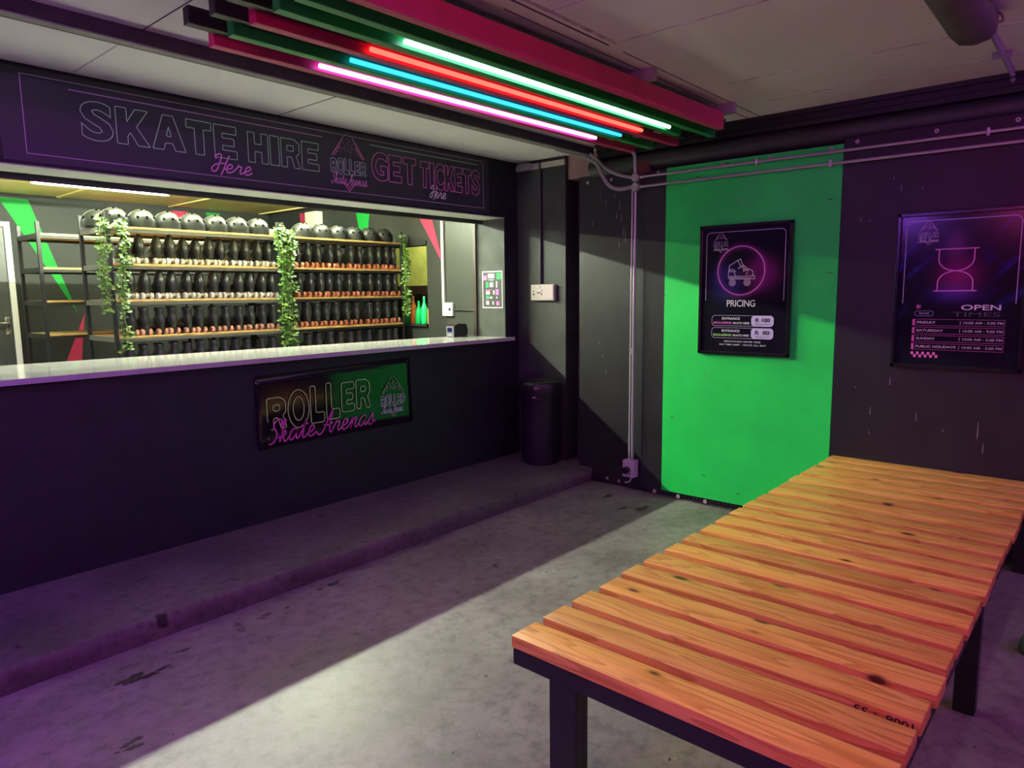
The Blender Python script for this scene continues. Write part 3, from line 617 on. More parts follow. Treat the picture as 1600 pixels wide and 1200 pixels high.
# ================================================================== POSTERS
def poster_material(name, kind):
    m = bpy.data.materials.new(name); N, L = nt(m); b = N['Principled BSDF']
    tc = N.new('ShaderNodeTexCoord'); sep = N.new('ShaderNodeSeparateXYZ'); L.new(tc.outputs['Object'], sep.inputs[0])
    def mth(op, a, c=None, v=None):
        n = N.new('ShaderNodeMath'); n.operation = op; L.new(a, n.inputs[0])
        if c is not None: L.new(c, n.inputs[1])
        elif v is not None: n.inputs[1].default_value = v
        return n.outputs[0]
    base = (0.010, 0.010, 0.018)
    col = None
    def glow(cy, cz, ring, wid, colr, amp, sy=1.0, sz=1.0):
        dy = mth('MULTIPLY', mth('SUBTRACT', sep.outputs['Y'], v=cy), v=sy); dz = mth('MULTIPLY', mth('SUBTRACT', sep.outputs['Z'], v=cz), v=sz)
        d = mth('SQRT', mth('ADD', mth('MULTIPLY', dy, dy), mth('MULTIPLY', dz, dz)))
        e = mth('ABSOLUTE', mth('SUBTRACT', d, v=ring)); e = mth('DIVIDE', e, v=wid); e = mth('EXPONENT', mth('MULTIPLY', mth('MULTIPLY', e, e), v=-1.0))
        s = N.new('ShaderNodeVectorMath'); s.operation = 'SCALE'; s.inputs[0].default_value = colr; L.new(mth('MULTIPLY', e, v=amp), s.inputs['Scale'])
        return s.outputs[0]
    parts = []
    if kind == 'ring':
        parts += [glow(-.12, .55, .045, .07, (0.55, 0.03, 0.45), .28), glow(.12, .50, .05, .06, (0.10, 0.08, 0.6), .28), glow(0.02, .57, .163, .02, (0.5, 0.06, 0.5), .22)]
    else:
        parts += [glow(.0, .53, .0, .09, (0.60, 0.03, 0.34), .45), glow(.02, .43, .0, .06, (0.08, 0.06, 0.7), .40, .6, 1.4)]
        # slanted light streaks of the print
        rot = N.new('ShaderNodeMapping'); rot0 = N.new('ShaderNodeMapping'); rot0.inputs['Rotation'].default_value = (R_(48), 0, 0); L.new(tc.outputs['Object'], rot0.inputs['Vector']); rot.inputs['Scale'].default_value = (1, 3.2, 20.0); L.new(rot0.outputs[0], rot.inputs['Vector'])
        nz = N.new('ShaderNodeTexNoise'); nz.inputs['Scale'].default_value = 1.0; nz.inputs['Detail'].default_value = 3; L.new(rot.outputs[0], nz.inputs['Vector'])
        rr = ramp(N, [(0.52, (0, 0, 0)), (0.66, (0.02, 0.03, 0.35)), (0.78, (0.18, 0.12, 0.6))]); L.new(nz.outputs['Fac'], rr.inputs[0])
        edge = mth('ABSOLUTE', sep.outputs['Y']); edge = mth('POWER', mth('MULTIPLY', edge, v=3.3), v=2.0)
        up = N.new('ShaderNodeMapRange'); up.inputs[1].default_value = .22; up.inputs[2].default_value = .45; L.new(sep.outputs['Z'], up.inputs[0])
        sc = N.new('ShaderNodeVectorMath'); sc.operation = 'SCALE'; L.new(rr.outputs[0], sc.inputs[0]); L.new(mth('MULTIPLY', edge, up.outputs[0]), sc.inputs['Scale']); parts.append(sc.outputs[0])
        parts += [glow(.02, .70, .0, .05, (0.35, 0.10, 0.45), .35, 1.0, .7)]
    cur = None
    for p in parts:
        a = N.new('ShaderNodeVectorMath'); a.operation = 'ADD'
        if cur is None: a.inputs[0].default_value = base
        else: L.new(cur, a.inputs[0])
        L.new(p, a.inputs[1]); cur = a.outputs[0]
    L.new(cur, b.inputs['Base Color']); b.inputs['Roughness'].default_value = 0.16; b.inputs['Specular IOR Level'].default_value = 0.35
    return m
def poster(name, label, y0, y1, z0, z1, sheet_mat):
    """y0 = viewer's left edge (larger y), y1 = right edge"""
    X = 4.645; fw = .022; yc = (y0+y1)/2
    t = thing(name, label, 'poster', (X, yc, z0)); fm = mat('black_poster_frame', (0.012, 0.010, 0.014), 0.22)
    f = MB()
    f.bbox(X-.026, X, y1, y1+fw, z0, z1, .004).bbox(X-.026, X, y0-fw, y0, z0, z1, .004).bbox(X-.026, X, y1, y0, z0, z0+fw, .004).bbox(X-.026, X, y1, y0, z1-fw, z1, .004)
    obj('frame', f, fm, t)
    F = Frame((X-.012, y0, z0), (0, -1, 0), (-1, 0, 0))
    obj('sheet', MB().box(X-.012, X-.002, y1+fw*.5, y0-fw*.5, z0+fw*.5, z1-fw*.5), sheet_mat, t)
    return t, F, y0-y1, z1-z0
def headline(F, W, H, t):
    mb = MB(); r = .03
    pts = [(.075*W, .42*H)] + [(.075*W, .945*H-r)] + [(.075*W+r-r*math.cos(R_(a)), .945*H-r+r*math.sin(R_(a))) for a in range(0, 91, 15)] + [(.925*W-r+r*math.sin(R_(a)), .945*H-r+r*math.cos(R_(a))) for a in range(0, 91, 15)] + [(.925*W, .42*H)]
    ribbon(mb, F, pts, .0035); obj('border_line', mb, K_LAV, t)
# --- pricing poster
t, F, W, H = poster('pricing_poster', 'framed pricing poster with a pink ring and roller skate on the green panel', 2.248, 1.610, 1.109, 1.992, poster_material('pricing_sheet', 'ring'))
headline(F, W, H, t); emblem(F, .235*W, .868*H, .105, t, (K_LILAC, K_LAV, K_WHITE, K_LILAC), .0012)
mb = MB(); ribbon(mb, F, circle(.465*W, .648*H, .163, 72), .0065, closed=True); obj('ring', mb, K_PINK, t)
mb = MB(); cx, cy, s = .465*W, .645*H, .175
def sk(*p): return [(cx+a*s, cy+b*s) for a, b in p]
for q in (sk((-.5, -.18), (-.46, .22), (-.1, .42), (-.02, .46), (.06, .24), (.28, .08), (.46, .0), (.5, -.16), (.42, -.2), (-.5, -.2)), sk((-.5, .0), (-.28, -.02), (-.2, -.18)), sk((-.5, .05), (-.3, .06), (-.2, -.02)), sk((-.14, .42), (.0, .16), (.26, .02)), sk((.22, -.16), (.3, .06)), sk((-.52, -.24), (.44, -.27)), sk((-.5, -.29), (.42, -.32)), sk((.46, -.2), (.56, -.22), (.54, -.32), (.44, -.3)), sk((.0, .2), (.14, .16)), sk((-.02, .12), (-.1, .1), (-.06, .16)), sk((.08, .06), (.22, .08)), sk((.14, -.04), (.1, .0), (.24, .04))): ribbon(mb, F, q, .0042)
for dx in (-.33, .26):
    for r in (.125, .075, .03): ribbon(mb, F, circle(cx+dx*s, cy-.44*s, r*s, 20), .004, closed=True)
obj('skate_drawing', mb, K_WHITE, t)
mb = MB(); text(mb, F, 'PRICING', .32*W, .63*W, .374*H, .425*H, .004, space=.95); obj('lettering', mb, K_WHITE, t)
for (a, bb, l1, l2, km, pr) in ((.225, .305, 'ENTRANCE', 'INCLUDING', K_HOT, 'R 100'), (.13, .21, 'ENTRANCE', 'EXCLUDING', K_LIME, 'R  80')):
    mb = MB(); ribbon(mb, F, roundrect(.155*W, .83*W, a*H, bb*H, .022), .0022, closed=True); pl = obj('price_box', mb, K_LAV, t)
    mb = MB(); q = roundrect(.595*W, .83*W, a*H, bb*H, .022); mb.poly([F(p[0], p[1], .0012) for p in q]); obj('price_tab', mb, K_LAV, pl)
    mb = MB(); text(mb, F, pr, .64*W, .79*W, a*H+.028, a*H+.055, .02, h=.003); text(mb, F, 'FREE SKATING', .64*W, .79*W, a*H+.010, a*H+.017, .01, h=.003); obj('price', mb, K_DARK, pl)
    mb = MB(); text(mb, F, l1, .27*W, .47*W, a*H+.042, a*H+.058, .025); text(mb, F, 'SKATE HIRE', .395*W, .575*W, a*H+.013, a*H+.027, .025); obj('lettering', mb, K_WHITE, pl)
    mb = MB(); text(mb, F, l2, .175*W, .38*W, a*H+.013, a*H+.028, .025); obj('lettering', mb, km, pl)
mb = MB(); text(mb, F, 'SPECTATORS ENTER FREE', .30*W, .70*W, .098*H, .110*H, .02, space=1.2); text(mb, F, 'NO TIME LIMIT - SKATE ALL DAY', .25*W, .76*W, .073*H, .085*H, .02, space=1.2); obj('lettering', mb, K_WHITE, t)
# --- opening times poster
t, F, W, H = poster('opening_times_poster', 'framed purple opening times poster with a neon hourglass on black board', 1.012, .372, 1.088, 1.978, poster_material('times_sheet', 'streaks'))
headline(F, W, H, t); emblem(F, .25*W, .868*H, .10, t, (K_LILAC, K_LAV, K_WHITE, K_LILAC), .0012)
mb = MB(); cx = .475*W
ribbon(mb, F, [(cx-.105, .762*H), (cx+.105, .762*H)], .0055); ribbon(mb, F, [(cx-.105, .50*H), (cx+.105, .50*H)], .0055)
ribbon(mb, F, [(cx-.085, .76*H)] + circle(cx, .70*H, .085, 24, 180, 360, .066) + [(cx+.085, .76*H)], .0055)
ribbon(mb, F, [(cx-.085, .50*H)] + circle(cx, .55*H, .085, 24, 180, 0, .066) + [(cx+.085, .50*H)], .0055)
obj('hourglass_drawing', mb, ink('neon_pink', (0.95, 0.36, 0.85)), t)
mb = MB(); text(mb, F, 'OPEN', .535*W, .825*W, .378*H, .412*H, .018); obj('lettering', mb, K_WHITE, t)
mb = MB(); text(mb, F, 'TIMES', .47*W, .825*W, .337*H, .367*H, .012); obj('lettering', mb, K_GREY, t)
mb = MB()
for a in (90, 30, 150): ribbon(mb, F, [(.205*W-.015*math.cos(R_(a)), .40*H-.015*math.sin(R_(a))), (.205*W+.015*math.cos(R_(a)), .40*H+.015*math.sin(R_(a)))], .004)
obj('asterisk', mb, K_HOT, t)
mb = MB(); ribbon(mb, F, roundrect(.18*W, .325*W, .34*H, .372*H, .013), .0018, closed=True); text(mb, F, 'SKATE', .212*W, .292*W, .351*H, .361*H, .025); obj('skate_tag', mb, K_LAV, t)
for k, (day, wd, hrs) in enumerate((('FRIDAY', .15, '10:00 AM - 5:00 PM'), ('SATURDAY', .21, '10:00 AM - 9:00 PM'), ('SUNDAY', .15, '10:00 AM - 5:00 PM'), ('PUBLIC HOLIDAYS', .315, '10:00 AM - 5:00 PM'))):
    b0 = (.278-.052*k)*H; b1 = b0+.040*H
    mb = MB(); ribbon(mb, F, [(.175*W, b0), (.86*W, b0), (.86*W, b1), (.175*W, b1)], .0015, closed=True); fillrect(mb, F, .165*W, .185*W, b0, b1); rw = obj('hours_row', mb, K_HOT, t)
    mb = MB(); text(mb, F, day, .20*W, (.20+wd)*W, b0+.011, b0+.025, .022); text(mb, F, '|', .535*W, .539*W, b0+.008, b0+.027); text(mb, F, hrs, .56*W, .85*W, b0+.011, b0+.025, .004); obj('lettering', mb, K_WHITE, rw)
mb = MB()
for k in range(10): fillrect(mb, F, (.165+.0215*k)*W, (.165+.0215*(k+1))*W, (.088 if k % 2 == 0 else .070)*H, (.106 if k % 2 == 0 else .088)*H)
obj('checker_band', mb, K_HOT, t)
# --- price list on the reveal
t = thing('price_list', 'small white-bordered price list taped inside the counter opening', 'notice', (4.592, 4.19, 1.418))
obj('sheet', MB().box(4.5915, 4.594, 4.067, 4.307, 1.418, 1.742), WHITE, t)
F = Frame((4.5915, 4.307, 1.418), (0, -1, 0), (-1, 0, 0)); W, H = .24, .324
mb = MB(); fillrect(mb, F, .010, W-.010, .010, H-.010, .0008); obj('panel', mb, ink('slate', (0.06, 0.062, 0.07)), t)
mb = MB()
for a0, a1, b0, b1 in ((.07, .14, .245, .25), (.07, .145, .262, .30), (.09, .13, .185, .225), (.165, .18, .18, .235), (.045, .09, .12, .15), (.13, .145, .12, .155), (.09, .12, .085, .10), (.165, .18, .085, .10), (.045, .08, .03, .06), (.12, .135, .03, .06)): fillrect(mb, F, a0, a1, b0, b1, .0012)
obj('lettering', mb, K_WHITE, t)
mb = MB()
for a0, a1, b0, b1 in ((.012, .055, .245, .285), (.04, .11, .157, .162), (.16, .195, .115, .165), (.04, .08, .064, .068), (.165, .20, .025, .06)): fillrect(mb, F, a0, a1, b0, b1, .0012)
obj('pink_mark', mb, K_HOT, t)
mb = MB()
for a0, a1, b0, b1 in ((.17, .225, .25, .305), (.045, .075, .18, .23), (.045, .08, .08, .11), (.10, .13, .235, .242)): fillrect(mb, F, a0, a1, b0, b1, .0012)
obj('green_mark', mb, K_GRNT, t)
# --- header banner
t = thing('header_banner', 'long dark banner above the counter reading skate hire and get tickets', 'sign', (2.7, YW, 2.2))
obj('sheet', MB().bbox(1.02, 4.40, YW-.005, YW+.001, 2.205, 2.642, .001), mat('dark_banner_vinyl', (0.045, 0.050, 0.062), 0.38), t)
F = Frame((0, YW-.005, 0), (1, 0, 0), (0, -1, 0))
mb = MB(); ribbon(mb, F, [(1.117, 2.244), (4.333, 2.245), (4.328, 2.617), (1.116, 2.612)], .0038, closed=True); obj('border_line', mb, K_LILAC, t)
mb = MB(); ribbon(mb, F, [(1.32, 2.577), (2.79, 2.577)], .0045); obj('rule', mb, K_LILAC, t)
mb = MB(); ribbon(mb, F, [(3.18, 2.583), (4.27, 2.583)], .0045); obj('rule', mb, K_MINT, t)
blockword(F, 'SKATE', 1.365, 2.20, 2.352, 2.537, .0046, t, K_GREEN); blockword(F, 'HIRE', 2.265, 2.765, 2.352, 2.527, .0046, t, K_GREEN)
mb = MB(); script(mb, F, 'Here', 2.03, 2.285, 2.252, 2.372, .0075, h=.003); obj('script_lettering', mb, K_PINK, t)
blockword(F, 'GET', 3.19, 3.60, 2.352, 2.54, .0052, t, K_HOT); blockword(F, 'TICKETS', 3.645, 4.285, 2.345, 2.535, .0052, t, K_HOT)
mb = MB(); script(mb, F, 'Here', 3.735, 3.905, 2.262, 2.37, .0075, h=.003); obj('script_lettering', mb, K_WHITE, t)
emblem(F, 2.995, 2.442, .29, t, (K_HOT, K_MINT, K_PINK, ink('dim_violet', (0.30, 0.14, 0.34))), .0036)
# --- counter banner
t = thing('counter_banner', 'glossy black banner on the counter front with neon roller skate lettering', 'sign', (2.85, YW, .58))
rows = []
for i in range(41):
    u = i/40; x = 2.218+1.258*u
    bow = -.006-.010*(abs(2*u-1)**6)
    rows.append([(x, YW+bow*(1+.4*math.cos(math.pi*v)), .588+(.462+.028*u)*v) for v in [j/8 for j in range(9)]])
mb = MB().quadgrid(rows); nq = len(mb.v); 
o = obj('sheet', mb, mat('glossy_black_vinyl', (0.010, 0.010, 0.012), 0.10, spec=0.6, coat=0.6), t, 80)
so = o.modifiers.new('thickness', 'SOLIDIFY'); so.thickness = 0.002
F = Frame((0, YW-.0135, 0), (1, 0, 0), (0, -1, 0))
mb = MB(); xx = 2.285
for ch, wd, b0, hgt in (('R', .136, .70, .205), ('O', .156, .688, .25), ('L', .112, .70, .25), ('L', .112, .708, .25), ('E', .112, .742, .205), ('R', .122, .748, .205)):
    mb = MB(); blockletter(mb, F, ch, xx, xx+wd, b0, b0+hgt, .0065); xx += wd+.012; obj('letter', mb, K_LIME, t)
mb = MB(); script(mb, F, 'Skate Arenas', 2.27, 3.13, .610, .765, .0095, h=.004, rise=.012); obj('script_lettering', mb, ink('neon_magenta', (0.90, 0.10, 0.62)), t)
emblem(F, 3.305, .80, .23, t, (K_OLIVE, K_WHITE, K_WHITE, K_OLIVE), .0034)

# ================================================================== COUNTER
t = thing('worktop', 'long white polished counter top running through the opening', 'counter', (2, 4.27, 1.135))
obj('slab', MB().prism([(1.2785, 3.985, 1.137), (4.655, 3.985, 1.137), (4.655, 4.036, 1.137), (4.592, 4.036, 1.137), (4.592, 4.54, 1.137), (1.2785, 4.87, 1.137)], (0, 0, .029)), COUNTER, t)
obj('slab', MB().prism([(-4.4, 3.985, 1.137), (1.2755, 3.985, 1.137), (1.2755, 4.87, 1.137), (-4.4, 5.0, 1.137)], (0, 0, .029)), COUNTER, t)
t = thing('card_machine', 'black card payment machine with a small blue screen on the counter', 'card machine', (4.42, 4.47, 1.166), R_(0))
pr = [(0, 0), (.155, 0), (.17, .02), (.175, .07), (.155, .112), (.05, .118), (.0, .10)]
mb = MB(); rows = [[(4.345+a*.95, y, 1.167+b) for a, b in pr] for y in (4.42, 4.435, 4.50, 4.515)]
obj('body', mb.quadgrid(rows, True, True, True), mat('black_gloss_plastic', (0.010, 0.009, 0.013), 0.3), t)
obj('front_panel', MB().bbox(4.333, 4.346, 4.422, 4.513, 1.169, 1.262, .003), mat('grey_device_plastic', (0.16, 0.155, 0.18), 0.35), t)
obj('screen', MB().box(4.331, 4.334, 4.44, 4.497, 1.212, 1.250), emit('blue_screen', (0.03, 0.05, 0.22), 0.6), t)
obj('badge', MB().box(4.3315, 4.334, 4.452, 4.485, 1.185, 1.19), PLASTIC, t)
t = single('till_roll_holder', MB().bbox(4.50, 4.56, 4.46, 4.53, 1.167, 1.20, .004).lathe([(.018, 0), (.018, .03)], (4.53, 4.495, 1.20), 14, True, True), PLASTIC, 'small white holder on the counter between card machine and wall', 'holder', (4.53, 4.495, 1.166))

# ---- fixtures on the hire room's right wall
t = thing('trunking', 'white vertical cable trunking on the grey wall beside the pink stripe', 'trunking', (XH, 5.46, 1.45)); obj('cover', MB().bbox(XH-.022, XH+.001, 5.445, 5.478, 1.45, 2.335, .002), mat('white_trunking', (0.75, 0.76, 0.74), 0.4), t)
t = thing('switch_box', 'white plastic socket box at the foot of the white trunking', 'socket', (XH, 5.38, 1.31)); obj('box', MB().bbox(XH-.045, XH+.001, 5.30, 5.455, 1.315, 1.455, .005), PLASTIC, t); obj('switch', MB().bbox(XH-.05, XH-.044, 5.33, 5.355, 1.37, 1.40, .002), DARKPL, t)
pipe_thing('wall_pipe', 'thin black pipe running right from the white socket box', 'pipe', [(XH-.02, 5.30, 1.378), (XH-.02, 4.9, 1.372)], .010, BLK_METAL, smoothp=False)
t = single('wall_panel_sheet', MB().bbox(XH-.014, XH+.001, 4.75, 5.415, .3, 2.32, .003), mat('grey_green_sheet', (0.034, 0.039, 0.035), 0.5, var=0.1, vscale=2), 'flat grey-green sheet on the wall behind the card machine', 'board', (XH, 5.08, .3))
t = single('wall_vent_box', MB().bbox(XH-.10, XH+.001, 7.62, 7.86, 2.36, 2.585, .006), mat('beige_box', (0.55, 0.54, 0.42), 0.5), 'beige square box high on the wall behind the right-hand helmets', 'box', (XH, 7.74, 2.36))

# ================================================================== RACKS IN THE HIRE ROOM
SHELF_Z = (2.105, 1.815, 1.530, 1.238, 0.945, 0.58)
def rack(name, label, x0, x1, y0, y1, ztop, zs=SHELF_Z, bright=False, thin=.018):
    t = thing(name, label, 'rack', ((x0+x1)/2, (y0+y1)/2, FZ))
    for x in (x0, x1):
        for y in (y0, y1): obj('post', MB().bbox(x-.014, x+.014, y-.014, y+.014, FZ, ztop, .002), BLK_METAL, t)
    for z in zs:
        s = obj('shelf', MB().bbox(x0+.016, x1-.016, y0-.012, y1+.012, z-thin, z, .002), WOOD_S, t)
        obj('shelf_frame', MB().box(x0, x1, y0-.010, y0+.012, z-.042, z-thin-.001).box(x0, x1, y1-.012, y1+.010, z-.042, z-thin-.001).box(x0-.010, x0+.012, y0, y1, z-.042, z-.001).box(x1-.012, x1+.010, y0, y1, z-.042, z-.001),
            mat('grey_rack_steel', (0.16, 0.16, 0.155), 0.4, metal=0.3) if bright else BLK_METAL, s)
    return t
rack('skate_rack', 'black steel skate rack with pine shelves, left-hand one behind the counter', 2.152, 3.618, 6.0, 6.58, 2.225, bright=True)
rack('skate_rack', 'black steel skate rack with pine shelves, right-hand one beside the hatch', 3.66, 5.108, 6.0, 6.58, 2.225)
rack('empty_rack', 'empty black shelf rack by the back door with bare pine shelves', 1.97, 3.45, 7.04, 7.58, 2.20)

# ---- roller skates: heel towards the counter
def ring(z, ya, yb, hw, n=20, e=2.4, rise=0.0):
    out = []
    for k in range(n):
        a = 2*math.pi*k/n; c, s = math.cos(a), math.sin(a)
        x = hw*math.copysign(abs(s)**(2/e), s); y = (ya+yb)/2 + (yb-ya)/2*math.copysign(abs(c)**(2/e), c)
        if (yb-ya) > .2: x *= 1 - .18*max(0, (y-.12)/.14)**2 - .06*max(0, -(y-.10)/.1)
        out.append((x, y, z+rise*(y-ya)/(yb-ya)))
    return out
def boot_mesh(kind):
    if kind == 'cone':
        R = [(.066, .004, .262, .033, 0), (.080, -.002, .268, .037, 0), (.100, -.004, .262, .041, 0), (.122, -.004, .225, .044, 0), (.145, -.002, .175, .045, 0), (.168, .002, .135, .041, 0), (.190, .008, .120, .034, .004), (.212, .014, .108, .026, .010), (.232, .022, .092, .017, .014), (.246, .030, .075, .009, .010)]
    else:
        R = [(.066, .004, .262, .031, 0), (.080, -.002, .268, .035, 0), (.100, -.006, .262, .038, 0), (.122, -.008, .225, .044, 0), (.145, -.004, .170, .043, 0), (.168, .004, .128, .036, 0), (.190, .006, .122, .032, 0), (.212, .002, .124, .034, .004), (.236, -.002, .126, .039, .010), (.240, .002, .120, .036, .010), (.222, .008, .112, .033, .006), (.19, .014, .105, .029, 0)]
    mb = MB(); mb.quadgrid([ring(z, a, b, h, rise=r) for z, a, b, h, r in R], True, True, True)
    return mb
BOOT = mat('black_boot_leather', (0.030, 0.033, 0.033), 0.25, var=0.2, vscale=14, bump=0.12, bscale=25, coat=0.25)
SOLE = mat('black_sole', (0.014, 0.013, 0.013), 0.5); TRUCK_P = mat('pale_truck', (0.60, 0.55, 0.46), 0.35, metal=0.3); TRUCK_D = mat('dark_truck', (0.04, 0.035, 0.035), 0.4, metal=0.4)
WHEELS = {'white': mat('white_wheel', (0.66, 0.66, 0.68), 0.35), 'peach': mat('peach_wheel', (0.68, 0.36, 0.28), 0.35), 'orange': mat('salmon_wheel', (0.62, 0.21, 0.13), 0.35)}
HUBS = {'white': mat('blue_hub', (0.10, 0.16, 0.42), 0.4), 'peach': mat('red_hub', (0.45, 0.06, 0.04), 0.4), 'orange': mat('dark_red_hub', (0.22, 0.03, 0.02), 0.4)}
def skate(kind, wh, label):
    t = thing('roller_skate', label, 'roller skate', (0, 0, 0))
    obj('boot', boot_mesh(kind), BOOT, t, 60)
    sl = MB().quadgrid([ring(z, a, b, h) for z, a, b, h in ((.055, .010, .25, .026), (.060, .006, .258, .033), (.068, .004, .264, .035))], True, True, True)
    sl.bbox(-.026, .026, .006, .060, .045, .060, .004); obj('sole', sl, SOLE, t, 40)
    tm = TRUCK_P if wh == 'white' else TRUCK_D
    for y in (.026, .205):
        obj('truck', MB().bbox(-.018, .018, y-.020, y+.020, .030, .056, .004).tube([(-.050, y, .0285), (.050, y, .0285)], .006, 8), tm, t, 40)
        for s in (-1, 1):
            x = s*.0325
            w_ = obj('wheel', MB().lathe([(.020, -.0145), (.0265, -.0135), (.0285, -.010), (.0285, .010), (.0265, .0135), (.020, .0145)], (x, y, .0285), 20, True, True, 'X'), WHEELS[wh], t, 45)
            obj('hub', MB().lathe([(.010, -.0155), (.010, .0155)], (x, y, .0285), 10, True, True, 'X'), HUBS[wh], w_)
    obj('toe_stop', MB().lathe([(.016, .022), (.021, .026), (.020, .045), (.008, .050), (.008, .060)], (0, .262, 0), 14, True, True), SOLE, t, 40)
    return t
ORD = ('first', 'second', 'third', 'fourth', 'fifth', 'sixth', 'seventh', 'eighth', 'ninth', 'tenth', 'eleventh', 'twelfth')
ROWN = ('top', 'second', 'third', 'lowest')
LEFT = ([2.30, 2.40, 2.54, 2.64, 2.76, 2.87, 2.98, 3.08, 3.203, 3.317, 3.44, 3.54], [2.31, 2.42, 2.54, 2.64, 2.77, 2.88, 3.00, 3.115, 3.24, 3.34, 3.46, 3.56], [2.29, 2.39, 2.52, 2.62, 2.75, 2.85, 2.98, 3.09, 3.22, 3.33, 3.45, 3.55], [2.262, 2.375, 2.50, 2.62, 2.732, 2.845, 2.96, 3.06, 3.17, 3.28, 3.42, 3.53])  # LEFT and RIGHT skate x values worked out from image pixels at rack depth
RIGHT = ([3.84, 3.97, 4.08, 4.21, 4.32, 4.47, 4.585, 4.72, 4.83, 4.935, 5.035], [3.86, 3.98, 4.09, 4.20, 4.31, 4.44, 4.55, 4.70, 4.82, 4.93, 5.035], [3.81, 3.925, 4.035, 4.15, 4.26, 4.40, 4.52, 4.68, 4.79, 4.92, 5.03], [3.93, 4.04, 4.172, 4.295, 4.42, 4.53, 4.67, 4.81, 4.92, 5.02])
rs = random.Random(11); first = {}
for side, rows_, rn in (('left-hand', LEFT, 0), ('right-hand', RIGHT, 1)):
    for r, xs in enumerate(rows_):
        for i, x in enumerate(xs):
            if rn == 0: kind, wh = ('cone', 'white') if r < 2 else ('open', 'peach')
            else: kind, wh = 'open', 'orange'
            lb = '%s roller skate from left, %s skate row, %s rack, %s wheels' % (ORD[i], ROWN[r], side, {'white': 'white', 'peach': 'peach', 'orange': 'salmon'}[wh])
            key = (kind, wh)
            if key not in first:
                o = first[key] = skate(kind, wh, lb); o['group'] = 'roller skates on the %s rack' % side
            else: o = dup(first[key], (0, 0, 0), 0, lb, 'roller skates on the %s rack' % side)
            sc = rs.uniform(.93, 1.0)*(.95 if r >= 2 and rn == 0 else 1)
            o.location = (x, 6.008+rs.uniform(-.008, .012), SHELF_Z[r+1]+.0005); o.scale = (min(sc*1.0, 1), sc, sc)
            o.rotation_euler = (0, 0, rs.uniform(-.05, .05))

# ---- helmets on the top shelves
HELM = mat('satin_black_shell', (0.008, 0.009, 0.009), 0.40, spec=0.13)
def helmet(label):
    t = thing('skate_helmet', label, 'helmet', (0, 0, 0))
    mb = MB(); rows = []
    for i in range(13):
        e = R_(-4+94*i/12); z = .045+.125*math.sin(e); r = math.cos(e)
        n = 28; row = []
        for k in range(n):
            a = 2*math.pi*k/n; c, s = math.cos(a), math.sin(a)
            x = .138*c*max(r, .001); y = .112*s*max(r, .001)
            row.append((x+.006*(1-r), y, z + (.010*c if i < 4 else .004*c)*(1-i/13)))
        rows.append(row)
    skirt = [[(p[0]*1.0, p[1]*1.0, max(.0, .004 + .014*max(0, -p[0]/.138)**2 + .018*max(0, 1-abs(p[0])/.07))) for p in rows[0]]]
    inner = [[(p[0]*.92, p[1]*.9, p[2]+.002) for p in skirt[0]], [(p[0]*.85, p[1]*.83, .07) for p in skirt[0]]]
    mb.quadgrid([inner[1], inner[0]] + skirt + rows, True, False, True)
    obj('shell', mb, HELM, t, 60)
    def surf(a, e):
        a, e = R_(a), R_(e); return Vector((.138*math.cos(a)*math.cos(e)+.004, .112*math.sin(a)*math.cos(e), .046+.125*math.sin(e)))
    for a, e in ((-82, 22), (-44, 22), (-4, 22), (70, 24), (-128, 22), (-60, 66), (60, 66), (0, 66), (180, 66)):
        c = surf(a, e); nrm = Vector((c.x/.138**2, c.y/.112**2, (c.z-.046)/.125**2)).normalized(); sd = nrm.cross(Vector((0, 0, 1))).normalized(); up = nrm.cross(sd); r = .0115
        v = MB(); v.prism([c+nrm*.004+r*(math.cos(R_(q))*sd+math.sin(R_(q))*up) for q in range(0, 360, 36)], -nrm*.012)
        obj('vent_hole', v, mat('vent_black', (0.001, 0.001, 0.001), 0.9, spec=0.0), t)
    obj('strap', MB().tube(catmull([(.03, -.098, .03), (.045, -.100, .006), (.07, -.085, .003)]), .004, 6).tube(catmull([(.03, .098, .03), (.045, .100, .006), (.07, .085, .003)]), .004, 6), DARKPL, t, 50)
    obj('liner', MB().lathe([(.09, .012), (.10, .03), (.085, .07)], (0, 0, 0), 20, True, True), SOLE, t, 40)
    return t
h0 = None
HX = ([2.243, 2.452, 2.66, 2.865, 3.07, 3.272, 3.475], [3.95, 4.165, 4.365, 4.562, 4.758, 4.955], [2.20, 2.985, 3.20])
for j, xs in enumerate(HX):
    for i, x in enumerate(xs):
        if j == 2: lb = ('%s black helmet in the rear line, behind the others, left-hand rack' % ORD[i])
        else: lb = '%s black helmet from left along the front of the %s rack top' % (ORD[i], ('left-hand', 'right-hand')[j])
        gp = 'helmets on the %s rack' % ('right-hand' if j == 1 else 'left-hand')
        if h0 is None: o = h0 = helmet(lb); o['group'] = gp
        else: o = dup(h0, (0, 0, 0), 0, lb, gp)
        o.location = (x, 6.12 if j < 2 else 6.36, SHELF_Z[0]+.001); o.rotation_euler = (0, 0, R_(-48)+rs.uniform(-.06, .06)); s = .80 if j == 1 else .84; o.scale = (s, s, s*1.1)
single('shelf_packet', MB().bbox(3.70, 3.80, 6.30, 6.42, 2.106, 2.19, .006), mat('yellow_card', (0.62, 0.36, 0.04), 0.5), 'small yellow packet on the rack top between the two helmet rows', 'packet', (3.75, 6.36, 2.106))

